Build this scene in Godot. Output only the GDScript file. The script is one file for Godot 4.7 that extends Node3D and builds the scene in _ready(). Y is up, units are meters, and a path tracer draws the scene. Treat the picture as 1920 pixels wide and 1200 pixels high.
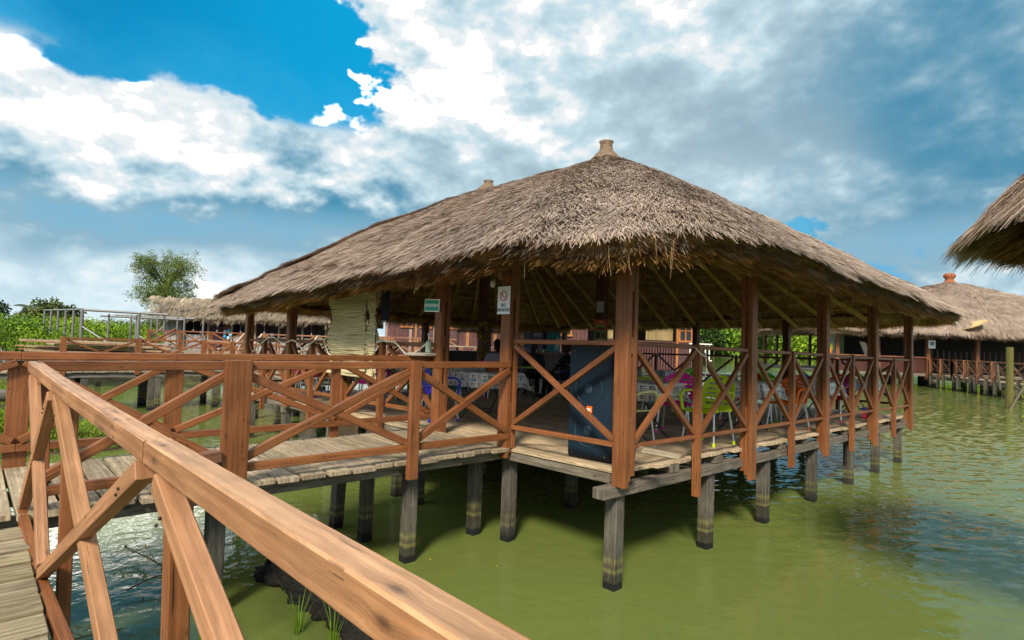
extends Node3D
# An open thatched restaurant pavilion on piles over a green lagoon, reached by timber walkways.
# Deck level of the pavilion's near corner is y = 0; the pavilion sags a little to the east and north.

const WATER_Y := -1.09
const SAG_X := -0.012
const SAG_Z := 0.014
var M := {}
var taken := {}
var rng := RandomNumberGenerator.new()
var fn := FastNoiseLite.new()
var tilt := Basis.from_euler(Vector3(-SAG_Z, 0, SAG_X))

class MB:
	# collects triangles; every vertex carries normal, uv and a linear tint
	var v := PackedVector3Array()
	var n := PackedVector3Array()
	var t := PackedVector2Array()
	var c := PackedColorArray()
	var ix := PackedInt32Array()
	var xf := Transform3D.IDENTITY
	var shift := Vector2.ZERO

	func vert(p: Vector3, nn: Vector3, uv: Vector2, col: Color) -> int:
		v.append(xf * p)
		n.append((xf.basis * nn).normalized())
		t.append(uv + shift)
		c.append(col)
		return v.size() - 1

	func tri(a: int, b: int, d: int) -> void:
		var g := (v[b] - v[a]).cross(v[d] - v[a])
		if g.dot(n[a] + n[b] + n[d]) > 0.0:
			ix.append(a); ix.append(d); ix.append(b)
		else:
			ix.append(a); ix.append(b); ix.append(d)

	func quad(a: int, b: int, d: int, e: int) -> void:
		tri(a, b, d)
		tri(a, d, e)

	# chamfered timber from a to b, w wide (sideways) and h high (towards up)
	func beam(a: Vector3, b: Vector3, w: float, h: float, col: Color, up := Vector3.UP, bev := 0.006, skew := 0.0) -> void:
		var ax := (b - a).normalized()
		var az := ax.cross(up)
		if az.length() < 0.01:
			az = ax.cross(Vector3(0.0, 0.0, 1.0) if absf(ax.z) < 0.9 else Vector3(1.0, 0.0, 0.0))
		az = az.normalized()
		var ay := az.cross(ax).normalized()
		var hs := Vector3((b - a).length() * 0.5, h * 0.5, w * 0.5)
		bev = minf(bev, minf(hs.y, hs.z) * 0.6)
		var mid := (a + b) * 0.5
		var fr := [ax, ay, az]
		var id := []
		for k in 8:
			var s := Vector3(1 if k & 1 else -1, 1 if k & 2 else -1, 1 if k & 4 else -1)
			var row := [0, 0, 0]
			for f in 3:
				var p := hs
				for o in 3:
					if o != f:
						p[o] -= bev
				p = p * s
				p.x += skew * p.y
				var uv: Vector2
				if f == 0:
					uv = Vector2(p.y * 0.3, p.z)
				elif f == 1:
					uv = Vector2(p.x, p.z)
				else:
					uv = Vector2(p.x, p.y + 0.37)
				row[f] = vert(mid + ax * p.x + ay * p.y + az * p.z, fr[f] * s[f], uv, col)
			id.append(row)
		for f in 3:
			var i1: int = 1 << ((f + 1) % 3)
			var i2: int = 1 << ((f + 2) % 3)
			for sgn in 2:
				var o: int = (1 << f) if sgn else 0
				quad(id[o][f], id[o | i1][f], id[o | i1 | i2][f], id[o | i2][f])
			var a1: int = (f + 1) % 3
			var a2: int = (f + 2) % 3
			for e in 4:
				var base: int = (i1 if e & 1 else 0) | (i2 if e & 2 else 0)
				var far: int = base | (1 << f)
				quad(id[base][a1], id[far][a1], id[far][a2], id[base][a2])
		for k in 8:
			tri(id[k][0], id[k][1], id[k][2])

	func box(at: Vector3, size: Vector3, col: Color, bev := 0.004) -> void:
		beam(at - Vector3(size.x * 0.5, 0, 0), at + Vector3(size.x * 0.5, 0, 0), size.z, size.y, col, Vector3.UP, bev)

	# round bar along a path
	func tube(path: PackedVector3Array, r0: float, r1: float, sides: int, col: Color, col2 := Color(-1, 0, 0), flat := 1.0) -> void:
		var cc := col if col2.r < 0.0 else col2
		var count := path.size()
		var d0 := (path[1] - path[0]).normalized()
		var side := d0.cross(Vector3.UP)
		if side.length() < 0.05:
			side = d0.cross(Vector3.RIGHT)
		side = side.normalized()
		var start := v.size()
		var along := 0.0
		for i in count:
			var d := (path[mini(i + 1, count - 1)] - path[maxi(i - 1, 0)]).normalized()
			side = (side - d * side.dot(d)).normalized()
			var up := side.cross(d)
			var q := float(i) / (count - 1)
			var r := lerpf(r0, r1, q)
			if i > 0:
				along += path[i].distance_to(path[i - 1])
			for k in sides:
				var an := TAU * k / sides
				var nn := side * cos(an) + up * sin(an)
				vert(path[i] + (side * cos(an) + up * sin(an) * flat) * r, nn, Vector2(along, float(k) / sides * 0.2), col.lerp(cc, q))
		for i in count - 1:
			for k in sides:
				var a := start + i * sides + k
				var b := start + i * sides + (k + 1) % sides
				quad(a, b, b + sides, a + sides)
		for e in 2:
			var row := start + (count - 1) * sides if e else start
			var out := (path[count - 1] - path[count - 2]) if e else (path[0] - path[1])
			var hub := vert(path[count - 1] if e else path[0], out.normalized(), Vector2.ZERO, cc if e else col)
			for k in sides:
				var p := xf.affine_inverse() * v[row + k]
				var q := xf.affine_inverse() * v[row + (k + 1) % sides]
				tri(hub, vert(p, out.normalized(), Vector2(0.02, 0), cc if e else col), vert(q, out.normalized(), Vector2(0.02, 0.02), cc if e else col))

	# solid of revolution round y; profile holds (radius, height)
	func lathe(at: Vector3, profile: PackedVector2Array, sides: int, col: Color) -> void:
		var start := v.size()
		for i in profile.size():
			var d := profile[mini(i + 1, profile.size() - 1)] - profile[maxi(i - 1, 0)]
			for k in sides + 1:
				var an := TAU * k / sides
				vert(at + Vector3(cos(an) * profile[i].x, profile[i].y, sin(an) * profile[i].x), Vector3(cos(an) * d.y, -d.x, sin(an) * d.y) + Vector3(0, 0.0001, 0), Vector2(float(k) / sides, profile[i].y), col)
		for i in profile.size() - 1:
			for k in sides:
				var a := start + i * (sides + 1) + k
				quad(a, a + 1, a + sides + 2, a + sides + 1)

	func ball(at: Vector3, r: Vector3, rings: int, sides: int, col: Color) -> void:
		var start := v.size()
		for i in rings + 1:
			var th := PI * i / rings
			for k in sides + 1:
				var an := TAU * k / sides
				var d := Vector3(sin(th) * cos(an), cos(th), sin(th) * sin(an))
				vert(at + d * r, d / r, Vector2(float(k) / sides, float(i) / rings), col)
		for i in rings:
			for k in sides:
				var a := start + i * (sides + 1) + k
				quad(a, a + 1, a + sides + 2, a + sides + 1)

	# a sheet with thickness: pos(u, v) on a grid, with holes where mask(i, j) is false
	func sheet(pos: Callable, nu: int, nv: int, th: float, col: Color, mask = null, uvs := Vector2.ONE) -> void:
		var p := []
		var nn := []
		for j in nv + 1:
			for i in nu + 1:
				p.append(pos.call(float(i) / nu, float(j) / nv))
		for j in nv + 1:
			for i in nu + 1:
				var du: Vector3 = p[j * (nu + 1) + mini(i + 1, nu)] - p[j * (nu + 1) + maxi(i - 1, 0)]
				var dv: Vector3 = p[mini(j + 1, nv) * (nu + 1) + i] - p[maxi(j - 1, 0) * (nu + 1) + i]
				nn.append(du.cross(dv).normalized())
		var top := v.size()
		for sgn in 2:
			for j in nv + 1:
				for i in nu + 1:
					var k := j * (nu + 1) + i
					var m: Vector3 = nn[k] * (-1.0 if sgn else 1.0)
					vert(p[k] + m * th * 0.5, m, Vector2(float(i) / nu, float(j) / nv) * uvs, col)
		var low := top + (nu + 1) * (nv + 1)
		var solid := func(i: int, j: int) -> bool:
			if i < 0 or j < 0 or i >= nu or j >= nv:
				return false
			return mask == null or mask.call(i, j)
		for j in nv:
			for i in nu:
				if not solid.call(i, j):
					continue
				var k := j * (nu + 1) + i
				quad(top + k, top + k + 1, top + k + nu + 2, top + k + nu + 1)
				quad(low + k, low + k + 1, low + k + nu + 2, low + k + nu + 1)
				for e in 4:
					var di: int = [0, 1, 0, -1][e]
					var dj: int = [-1, 0, 1, 0][e]
					if solid.call(i + di, j + dj):
						continue
					var k0: int = k + [0, 1, nu + 2, nu + 1][e]
					var k1: int = k + [1, nu + 2, nu + 1, 0][e]
					var mid: Vector3 = (p[k] + p[k + nu + 2]) * 0.5
					var out: Vector3 = ((p[k0] + p[k1]) * 0.5 - mid).normalized()
					var inv := xf.affine_inverse()
					var q := []
					for w in [top + k0, top + k1, low + k1, low + k0]:
						q.append(vert(inv * v[w], out, t[w] - shift, col))
					quad(q[0], q[1], q[2], q[3])

	func mesh() -> ArrayMesh:
		var a := []
		a.resize(Mesh.ARRAY_MAX)
		a[Mesh.ARRAY_VERTEX] = v
		a[Mesh.ARRAY_NORMAL] = n
		a[Mesh.ARRAY_TEX_UV] = t
		a[Mesh.ARRAY_COLOR] = c
		a[Mesh.ARRAY_INDEX] = ix
		var m := ArrayMesh.new()
		m.add_surface_from_arrays(Mesh.PRIMITIVE_TRIANGLES, a)
		return m


func numbered(called: String) -> String:
	var k: int = taken.get(called, 0)
	taken[called] = k + 1
	return called if k == 0 else "%s_%03d" % [called, k]

func obj(called: String, mb: MB, mat: Material, parent: Node3D = null) -> MeshInstance3D:
	var o := MeshInstance3D.new()
	o.mesh = mb.mesh()
	o.material_override = mat
	o.name = numbered(called) if parent == null else called
	(self if parent == null else parent).add_child(o, true)
	return o

func sub(called: String, parent: Node3D) -> Node3D:
	var o := Node3D.new()
	o.name = called
	parent.add_child(o, true)
	return o

func tag(o: Node, label: String, category: String, group := "") -> void:
	o.set_meta("label", label)
	o.set_meta("category", category)
	if group:
		o.set_meta("group", group)

func thing(called: String, label: String, category: String, at := Vector3.ZERO, turn := 0.0, group := "") -> Node3D:
	var o := Node3D.new()
	o.name = numbered(called)
	add_child(o)
	o.position = at
	o.rotation.y = turn
	tag(o, label, category, group)
	return o

func structure(called: String, mb: MB, mat: Material) -> MeshInstance3D:
	var o := obj(called, mb, mat)
	o.set_meta("kind", "structure")
	return o

func stuff(called: String, mesh: Mesh, mat: Material, where: Array, tint: Array, parent: Node3D = null) -> MultiMeshInstance3D:
	var mm := MultiMesh.new()
	mm.transform_format = MultiMesh.TRANSFORM_3D
	mm.use_colors = true
	mm.mesh = mesh
	mm.instance_count = where.size()
	for i in where.size():
		mm.set_instance_transform(i, where[i])
		mm.set_instance_color(i, tint[i])
	var o := MultiMeshInstance3D.new()
	o.multimesh = mm
	o.material_override = mat
	o.name = numbered(called) if parent == null else called
	(self if parent == null else parent).add_child(o, true)
	o.set_meta("kind", "stuff")
	return o

# one timber as a named part
func timber(called: String, parent: Node3D, a: Vector3, b: Vector3, w: float, h: float, col: Color, mat := "wood", up := Vector3.UP, bev := 0.006) -> MeshInstance3D:
	var mb := MB.new()
	mb.shift = Vector2(rng.randf() * 7.0, rng.randf() * 5.0)
	var k := rng.randf_range(0.82, 1.15)
	mb.beam(a, b, w, h, Color(col.r * k, col.g * k, col.b * k * rng.randf_range(0.94, 1.05)), up, bev)
	return obj(called, mb, M[mat], parent)

func lift(x: float, z: float) -> float:
	return SAG_X * x + SAG_Z * z

func jit(col: Color, a := 0.12) -> Color:
	var k := rng.randf_range(1.0 - a, 1.0 + a)
	return Color(col.r * k, col.g * k, col.b * k)

func path(points: Array) -> PackedVector3Array:
	return PackedVector3Array(points)

# ---------------------------------------------------------------- camera, sky, sun
func view_setup() -> void:
	var cam := Camera3D.new()
	cam.name = "camera"
	cam.position = Vector3(-4.419, 1.163, 3.216)
	cam.rotation_degrees = Vector3(2.114, -43.247, 2.069)
	cam.fov = 58.14
	cam.near = 0.05
	cam.far = 3000.0
	add_child(cam)
	cam.current = true
	var env := Environment.new()
	env.background_mode = Environment.BG_SKY
	env.tonemap_mode = Environment.TONE_MAPPER_LINEAR
	env.tonemap_exposure = 5.0
	env.sdfgi_enabled = true
	env.ssao_enabled = true
	env.ssil_enabled = true
	var sky := Sky.new()
	var pm := PanoramaSkyMaterial.new()
	pm.panorama = ImageTexture.create_from_image(sky_image(cam.basis))
	pm.energy_multiplier = 1.0
	sky.sky_material = pm
	env.sky = sky
	var we := WorldEnvironment.new()
	we.name = "world_environment"
	we.environment = env
	add_child(we)
	var sun := DirectionalLight3D.new()
	sun.name = "sun"
	sun.light_color = Color(1.0, 0.95, 0.86)
	sun.light_energy = 0.42
	sun.light_angular_distance = 11.0
	sun.shadow_enabled = true
	sun.position = Vector3(0, 30, 0)
	add_child(sun)
	sun.look_at(sun.position - Vector3(-0.62, 0.64, 0.43), Vector3.FORWARD)

const SKY_W := 4096
var sky_blobs := []
var sky_yaw := 0.0
var sky_usual := 0.0
var sn1 := FastNoiseLite.new()
var sn2 := FastNoiseLite.new()
var sn3 := FastNoiseLite.new()

# blob of the cloud field: centre and radii in degrees (azimuth from the view, elevation), cover, shade, blueness
func blob(az: float, el: float, ra: float, re: float, cover: float, shade: float, deep := 0.0) -> void:
	sky_blobs.append([az, el, ra, re, cover, shade, deep])

func sky_at(az: float, el: float, d: Vector3) -> Color:
	# az, el in degrees
	var el0 := el
	var cover := 0.34
	var shade := 0.12
	var deep := 0.0
	# the outline of every mass is ragged: look the masses up at a place pushed about by noise
	var q := Vector3(d.x, d.y * 1.7, d.z) * 100.0
	var a := sn1.get_noise_3dv(q)
	var f := sn2.get_noise_3dv(q)
	var soft := sn3.get_noise_3dv(q)
	az += a * 9.0 + f * 2.5
	el += (soft * 5.0 + a * 4.0 + f * 2.0) * clampf(el / 8.0, 0.45, 1.0)
	for b in sky_blobs:
		var da: float = fposmod(az - b[0] + 180.0, 360.0) - 180.0
		var e: float = (da * da) / (b[2] * b[2]) + (el - b[1]) * (el - b[1]) / (b[3] * b[3])
		if e < 7.0:
			var g := exp(-e)
			cover += b[4] * g
			shade += b[5] * g
			deep += b[6] * g
	var dens := cover + a * 0.65 + f * 0.34
	var up := sn1.get_noise_3dv(q + Vector3(0, 5.0, 0) + d.cross(Vector3.UP) * 2.0)
	var al := smoothstep(-0.04, 0.34, dens)
	# thick middles and undersides are grey, tops that face the light are white
	var lit := 0.57 + (a - up) * 1.1 + f * 0.55 - shade * 0.85 + soft * 0.25
	if lit < 0.3:
		lit = 0.3 * exp((lit - 0.3) * 1.7)
	lit = clampf(lit, 0.0, 1.0)
	var h := clampf(el / 45.0, 0.0, 1.0)
	var blue := Color(0.095, 0.31, 0.45).lerp(Color(0.003, 0.20, 0.385), smoothstep(0.12, 0.6, h))
	blue = blue.lerp(Color(0.001, 0.085, 0.21), clampf(deep, 0.0, 1.0))
	blue = blue.lerp(Color(0.38, 0.50, 0.55), smoothstep(0.14, 0.0, h) * 0.6)
	var teal := Color(0.010, 0.125, 0.215)
	var grey := Color(0.17, 0.24, 0.28)
	var dark := teal.lerp(grey, smoothstep(-16.0, 2.0, az) * (1.0 - 0.85 * smoothstep(16.0, 34.0, az))) if absf(az) < 120.0 else teal.lerp(grey, 0.6)
	var mid := Color(0.31, 0.40, 0.44)
	var col := dark.lerp(mid, smoothstep(0.0, 0.42, lit)).lerp(Color(0.475, 0.49, 0.495), smoothstep(0.38, 0.68, lit)).lerp(Color(5.2, 5.1, 4.9), smoothstep(0.70, 1.08, lit))
	col = col.lerp(Color(0.43, 0.51, 0.55), smoothstep(10.0, 0.0, el) * 0.6)
	var out := blue.lerp(col, al * 0.97)
	# thin haze: towards the horizon nothing in the air stays dark
	if sky_usual > 0.0:
		var low := 0.66 * smoothstep(17.0, 9.0, el0) - (out.r + out.g + out.b) / 3.0 / sky_usual
		if low > 0.0:
			out += Color(0.40, 0.50, 0.545) * (low * sky_usual * 2.08)
	return Color(out.r * 0.375, out.g * 0.375, out.b * 0.375)

func sky_fill(w: int, h: int, x0: int, x1: int, y0: int, y1: int) -> PackedFloat32Array:
	var out := PackedFloat32Array()
	out.resize((x1 - x0) * (y1 - y0) * 3)
	var k := 0
	for y in range(y0, y1):
		var el := (0.5 - (y + 0.5) / h) * 180.0
		var ce := cos(deg_to_rad(el))
		var se := sin(deg_to_rad(el))
		for x in range(x0, x1):
			# Godot's panorama: u = 0 looks along -z, u = 0.25 along +x
			var a := (float(x) + 0.5) / w * TAU
			var d := Vector3(sin(a) * ce, se, -cos(a) * ce)
			var c := sky_at(rad_to_deg(a) - sky_yaw, maxf(el, 0.0), d)
			out[k] = c.r
			out[k + 1] = c.g
			out[k + 2] = c.b
			k += 3
	return out

func sky_image(cam: Basis) -> Image:
	sky_yaw = 43.247
	sn1.noise_type = FastNoiseLite.TYPE_SIMPLEX_SMOOTH
	sn1.seed = 11
	sn1.frequency = 0.026
	sn1.fractal_octaves = 6
	sn1.fractal_gain = 0.5
	sn2.seed = 5
	sn2.frequency = 0.12
	sn2.fractal_octaves = 5
	sn2.fractal_gain = 0.6
	sn3.seed = 23
	sn3.frequency = 0.016
	sn3.fractal_octaves = 3
	blob(-29, 27.5, 13, 7.0, -1.5, 0.0, 0.15)
	blob(-41, 29, 9, 9, -1.0, 0.0, 0.6)
	blob(-17, 25, 6, 4.5, -1.1, 0.0)
	blob(-38, 18.5, 9, 3.2, 0.75, -0.10)
	blob(-27, 19.0, 9, 3.4, 0.75, -0.10)
	blob(-42, 13.5, 6, 2.6, 0.5, -0.08)
	blob(-23, 15.5, 9, 2.4, 0.4, 0.0)
	blob(-36, 9.5, 13, 4.0, 0.8, 0.85)
	blob(-22, 10.0, 9, 3.0, 0.8, 0.65)
	blob(-13, 27, 7, 7, 0.6, -0.12)
	blob(-3, 31, 9, 7, 0.6, -0.12)
	blob(-10, 20, 7, 5, 0.5, -0.12)
	blob(-12, 13, 9, 4, 0.5, -0.12)
	blob(-6, 20.0, 4.5, 2.4, 0.2, 0.36)
	blob(0, 16, 8, 4, 0.6, 0.05)
	blob(9, 26, 10, 9, 0.8, 0.02)
	blob(6, 14, 9, 5, 0.6, 0.16)
	blob(20, 25, 9, 9, 0.8, 0.22)
	blob(19, 15, 10, 4.5, 0.8, 0.40)
	blob(33, 19, 10, 11, 0.7, 0.62, 0.4)
	blob(42, 25, 8, 12, 0.2, 0.6, 0.8)
	blob(38, 11, 8, 5, 0.3, 0.6, 0.3)
	blob(27, 9.6, 9, 3.0, -1.3, 0.0)
	blob(36, 5.5, 10, 3.4, -0.9, 0.1, 0.12)
	blob(-30, 3.5, 20, 2.4, 0.4, -0.02)
	blob(22, 2.5, 6, 1.6, 0.3, -0.05)
	# how bright the air mostly is between 10 and 20 degrees
	var belt := []
	var low_rows := sky_fill(256, 128, 0, 256, 50, 57)
	for k in range(0, low_rows.size(), 3):
		belt.append((low_rows[k] + low_rows[k + 1] + low_rows[k + 2]) / 3.0 / 0.375)
	belt.sort()
	sky_usual = belt[belt.size() / 2]
	var whole := Image.create_from_data(512, 256, false, Image.FORMAT_RGBF, sky_fill(512, 256, 0, 512, 0, 256).to_byte_array())
	whole.resize(SKY_W, SKY_W / 2, Image.INTERPOLATE_CUBIC)
	# the part of the sky in view again, finer; it straddles the seam at u = 0
	var x0 := int((sky_yaw - 53.0) / 360.0 * SKY_W)
	var x1 := int((sky_yaw + 53.0) / 360.0 * SKY_W)
	var y0 := int((0.5 - 46.0 / 180.0) * SKY_W / 2)
	var fine := Image.create_from_data(x1 - x0, (SKY_W / 4 + 2) - y0, false, Image.FORMAT_RGBF, sky_fill(SKY_W, SKY_W / 2, x0, x1, y0, (SKY_W / 4 + 2)).to_byte_array())
	whole.blit_rect(fine, Rect2i(-x0, 0, x1, (SKY_W / 4 + 2) - y0), Vector2i(0, y0))
	whole.blit_rect(fine, Rect2i(0, 0, -x0, (SKY_W / 4 + 2) - y0), Vector2i(SKY_W + x0, y0))
	return whole

# ---------------------------------------------------------------- materials
func wood_image(w: int, h: int, sd: int, streak: float, contrast: float, base: float, knots: int) -> Image:
	var a := FastNoiseLite.new()
	a.seed = sd
	a.frequency = 0.02
	a.fractal_octaves = 4
	var b := FastNoiseLite.new()
	b.seed = sd + 7
	b.frequency = 0.09
	var r := RandomNumberGenerator.new()
	r.seed = sd
	var kn := []
	for i in knots:
		kn.append(Vector3(r.randf() * w, r.randf() * h, r.randf_range(4.0, 9.0)))
	# drying cracks: long, thin and dark
	var cr := []
	for i in knots * 2:
		cr.append(Vector3(r.randf() * w, r.randf() * h, r.randf_range(14.0, 60.0)))
	var im := Image.create(w, h, false, Image.FORMAT_RGB8)
	for y in h:
		for x in w:
			var wob := a.get_noise_2d(x * 0.5, y * 0.5) * 3.0
			var dark := 0.0
			for q in kn:
				var dx: float = (x - q.x) / 2.4
				var dy: float = y - q.y
				var e: float = (dx * dx + dy * dy) / (q.z * q.z)
				if e < 4.0:
					wob += 5.0 * exp(-e)
					dark += 0.35 * exp(-e * 3.0)
			# wraps along the grain by cross fading two stretches
			var f := float(x) / w
			var g := lerpf(a.get_noise_2d(x / streak, (y + wob) * 3.2), a.get_noise_2d((x - w) / streak, (y + wob) * 3.2), f)
			var fine := lerpf(b.get_noise_2d(x / streak * 2.0, (y + wob) * 6.0), b.get_noise_2d((x - w) / streak * 2.0, (y + wob) * 6.0), f)
			for q in cr:
				var u: float = (x - q.x) / q.z
				if absf(u) < 1.0 and absf(y + wob * 0.6 - q.y) < 0.9 * (1.0 - u * u) + 0.25:
					dark += 0.24
			var k := clampf(base + g * contrast + fine * contrast * 0.6 - dark, 0.05, 1.0)
			im.set_pixel(x, y, Color(k, k * (0.985 + g * 0.02), k * (0.97 + g * 0.03)))
	return im

func noise_tex(size: int, freq: float, oct: int, sd: int, lo: Color, hi: Color, normal := 0.0) -> NoiseTexture2D:
	var f := FastNoiseLite.new()
	f.noise_type = FastNoiseLite.TYPE_SIMPLEX_SMOOTH
	f.seed = sd
	f.frequency = freq
	f.fractal_octaves = oct
	var t := NoiseTexture2D.new()
	t.width = size
	t.height = size
	t.seamless = true
	t.noise = f
	if normal > 0.0:
		t.as_normal_map = true
		t.bump_strength = normal
	else:
		var g := Gradient.new()
		g.set_color(0, lo)
		g.set_color(1, hi)
		t.color_ramp = g
	return t

func mat(called: String, rough: float, tex: Texture2D = null, scale := Vector3.ONE, normal: Texture2D = null, nscale := 1.0) -> StandardMaterial3D:
	var m := StandardMaterial3D.new()
	m.resource_name = called
	m.vertex_color_use_as_albedo = true
	m.roughness = rough
	m.metallic_specular = 0.4
	m.cull_mode = BaseMaterial3D.CULL_DISABLED
	if tex:
		m.albedo_texture = tex
		m.uv1_scale = scale
	if normal:
		m.normal_enabled = true
		m.normal_texture = normal
		m.normal_scale = nscale
		m.uv1_scale = scale
	M[called] = m
	return m

func materials() -> void:
	var wi := wood_image(768, 256, 3, 14.0, 0.22, 0.90, 8)
	var wt := ImageTexture.create_from_image(wi)
	var wb: Image = wi.duplicate()
	wb.bump_map_to_normal_map(1.6)
	var wn := ImageTexture.create_from_image(wb)
	# stained timber: reddish brown, slightly glossy varnish
	mat("wood", 0.52, wt, Vector3(0.9, 2.6, 1), wn, 0.5)
	var pi := wood_image(512, 192, 19, 10.0, 0.34, 0.87, 9)
	var pt := ImageTexture.create_from_image(pi)
	var pb: Image = pi.duplicate()
	pb.bump_map_to_normal_map(2.4)
	# bare weathered boards
	mat("plank", 0.85, pt, Vector3(0.7, 2.0, 1), ImageTexture.create_from_image(pb), 0.8)
	mat("pile", 0.9, pt, Vector3(0.8, 3.0, 1), ImageTexture.create_from_image(pb), 1.0)
	for q in [["wood", 0.0045, Color(0.85, 0.83, 0.81)], ["plank", 0.008, Color(0.80, 0.80, 0.79)], ["pile", 0.008, Color(0.75, 0.75, 0.75)]]:
		var dm: StandardMaterial3D = M[q[0]]
		dm.detail_enabled = true
		dm.detail_blend_mode = BaseMaterial3D.BLEND_MODE_MUL
		dm.detail_uv_layer = BaseMaterial3D.DETAIL_UV_1
		dm.detail_albedo = noise_tex(512, q[1], 5, 131, q[2], Color(1.0, 1.0, 1.0))
	mat("plain", 0.6)
	mat("plastic", 0.38)
	M.plastic.metallic_specular = 0.5
	mat("matte", 0.95)
	var st := mat("steel", 0.35)
	st.metallic = 0.8
	var chrome := mat("galvanised", 0.5)
	chrome.metallic = 0.55
	var straw := mat("straw", 0.9)
	straw.metallic_specular = 0.2
	straw.backlight_enabled = true
	straw.backlight = Color(0.12, 0.12, 0.12)
	var tt := noise_tex(512, 0.03, 5, 77, Color(0.68, 0.64, 0.6), Color(1, 0.99, 0.97))
	var th := mat("thatch", 0.95, tt, Vector3(0.8, 0.8, 0.8), noise_tex(512, 0.06, 4, 78, Color.BLACK, Color.WHITE, 10.0), 1.0)
	th.uv1_triplanar = true
	th.metallic_specular = 0.1
	var leaf := mat("leaf", 0.55)
	leaf.backlight_enabled = true
	leaf.backlight = Color(0.55, 0.55, 0.55)
	leaf.metallic_specular = 0.3
	var gt := noise_tex(512, 0.012, 6, 41, Color(0.45, 0.42, 0.36), Color(1, 1, 0.95))
	var gm := mat("earth", 0.95, gt, Vector3(0.35, 0.35, 0.35), noise_tex(512, 0.05, 4, 42, Color.BLACK, Color.WHITE, 8.0), 1.0)
	gm.uv1_triplanar = true
	gm.uv1_world_triplanar = true
	# murky green lagoon water: an opaque suspension under a smooth reflecting surface
	var wm := mat("water", 0.035, null, Vector3(0.55, 0.55, 0.55), noise_tex(512, 0.012, 4, 61, Color.BLACK, Color.WHITE, 5.0), 0.22)
	wm.uv1_triplanar = true
	wm.uv1_world_triplanar = true
	wm.metallic_specular = 0.36
	var glass := StandardMaterial3D.new()
	glass.albedo_color = Color(0.85, 0.92, 0.95, 0.12)
	glass.transparency = BaseMaterial3D.TRANSPARENCY_ALPHA
	glass.roughness = 0.05
	M.glass = glass
	var bt := noise_tex(256, 0.05, 4, 91, Color(0.5, 0.5, 0.5), Color(1, 1, 1))
	var bark := mat("bark", 0.95, bt, Vector3(2, 2, 2), noise_tex(256, 0.08, 4, 92, Color.BLACK, Color.WHITE, 12.0), 1.0)
	bark.uv1_triplanar = true
	mat("mat_weave", 0.9, weave_texture(), Vector3(1, 1, 1))
	mat("cloth", 0.6, cloth_texture(), Vector3(1, 1, 1))
	mat("grille", 0.55, grille_texture(), Vector3(1, 1, 1))
	mat("banner", 0.45, banner_texture(), Vector3(1, 1, 1))
	mat("poster", 0.5, poster_texture(), Vector3(1, 1, 1))
	mat("fridge_front", 0.3, fridge_texture(), Vector3(1, 1, 1))

func weave_texture() -> Texture2D:
	var im := Image.create(256, 256, false, Image.FORMAT_RGB8)
	var f := FastNoiseLite.new()
	f.frequency = 0.03
	f.seed = 8
	for y in 256:
		for x in 256:
			var k := 0.82 + 0.18 * f.get_noise_2d(x * 0.25, y * 6.0) + 0.08 * f.get_noise_2d(x * 3.0, y * 3.0)
			k -= 0.12 * (1.0 if (x + (y / 8) * 11) % 22 < 2 else 0.0)
			im.set_pixel(x, y, Color(k, k * 0.98, k * 0.92))
	return ImageTexture.create_from_image(im)

# printed oilcloth: pale ground, blue panels, red and navy cutlery
func cloth_texture() -> Texture2D:
	var im := Image.create(256, 256, false, Image.FORMAT_RGB8)
	im.fill(Color(0.86, 0.87, 0.86))
	var r := RandomNumberGenerator.new()
	r.seed = 12
	for gy in 4:
		for gx in 4:
			var o := Vector2i(gx * 64, gy * 64)
			if (gx + gy) % 2 == 0:
				im.fill_rect(Rect2i(o + Vector2i(6, 5), Vector2i(24, 50)), Color(0.42, 0.60, 0.72))
				im.fill_rect(Rect2i(o + Vector2i(9, 9), Vector2i(18, 42)), Color(0.50, 0.68, 0.78))
				for k in 4:
					im.fill_rect(Rect2i(o + Vector2i(12, 14 + k * 9), Vector2i(12, 2)), Color(0.3, 0.45, 0.6))
			else:
				im.fill_rect(Rect2i(o + Vector2i(8, 10), Vector2i(22, 14)), Color(0.75, 0.76, 0.78))
				for k in 5:
					im.fill_rect(Rect2i(o + Vector2i(8 + k * 5, 34), Vector2i(2, 18)), Color(0.35, 0.38, 0.45))
			for k in 2:
				var col := Color(0.62, 0.08, 0.12) if k == 0 else Color(0.07, 0.09, 0.22)
				var c := o + Vector2i(40 + k * 13, 16)
				for y in 24:
					for x in range(-5, 6):
						var e := float(x * x) / 20.0 + float((y - 10) * (y - 10)) / 95.0
						if e < 1.0:
							im.set_pixel(c.x + x, c.y + y - 8, col)
				im.fill_rect(Rect2i(c + Vector2i(-1, 10), Vector2i(3, 26)), col)
	return ImageTexture.create_from_image(im)

func grille_texture() -> Texture2D:
	var im := Image.create(128, 256, false, Image.FORMAT_RGB8)
	for y in 256:
		for x in 128:
			var k := 0.55 if (x % 4 < 2) != (y % 4 < 2) else 0.9
			im.set_pixel(x, y, Color(k, k, k))
	return ImageTexture.create_from_image(im)

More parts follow.
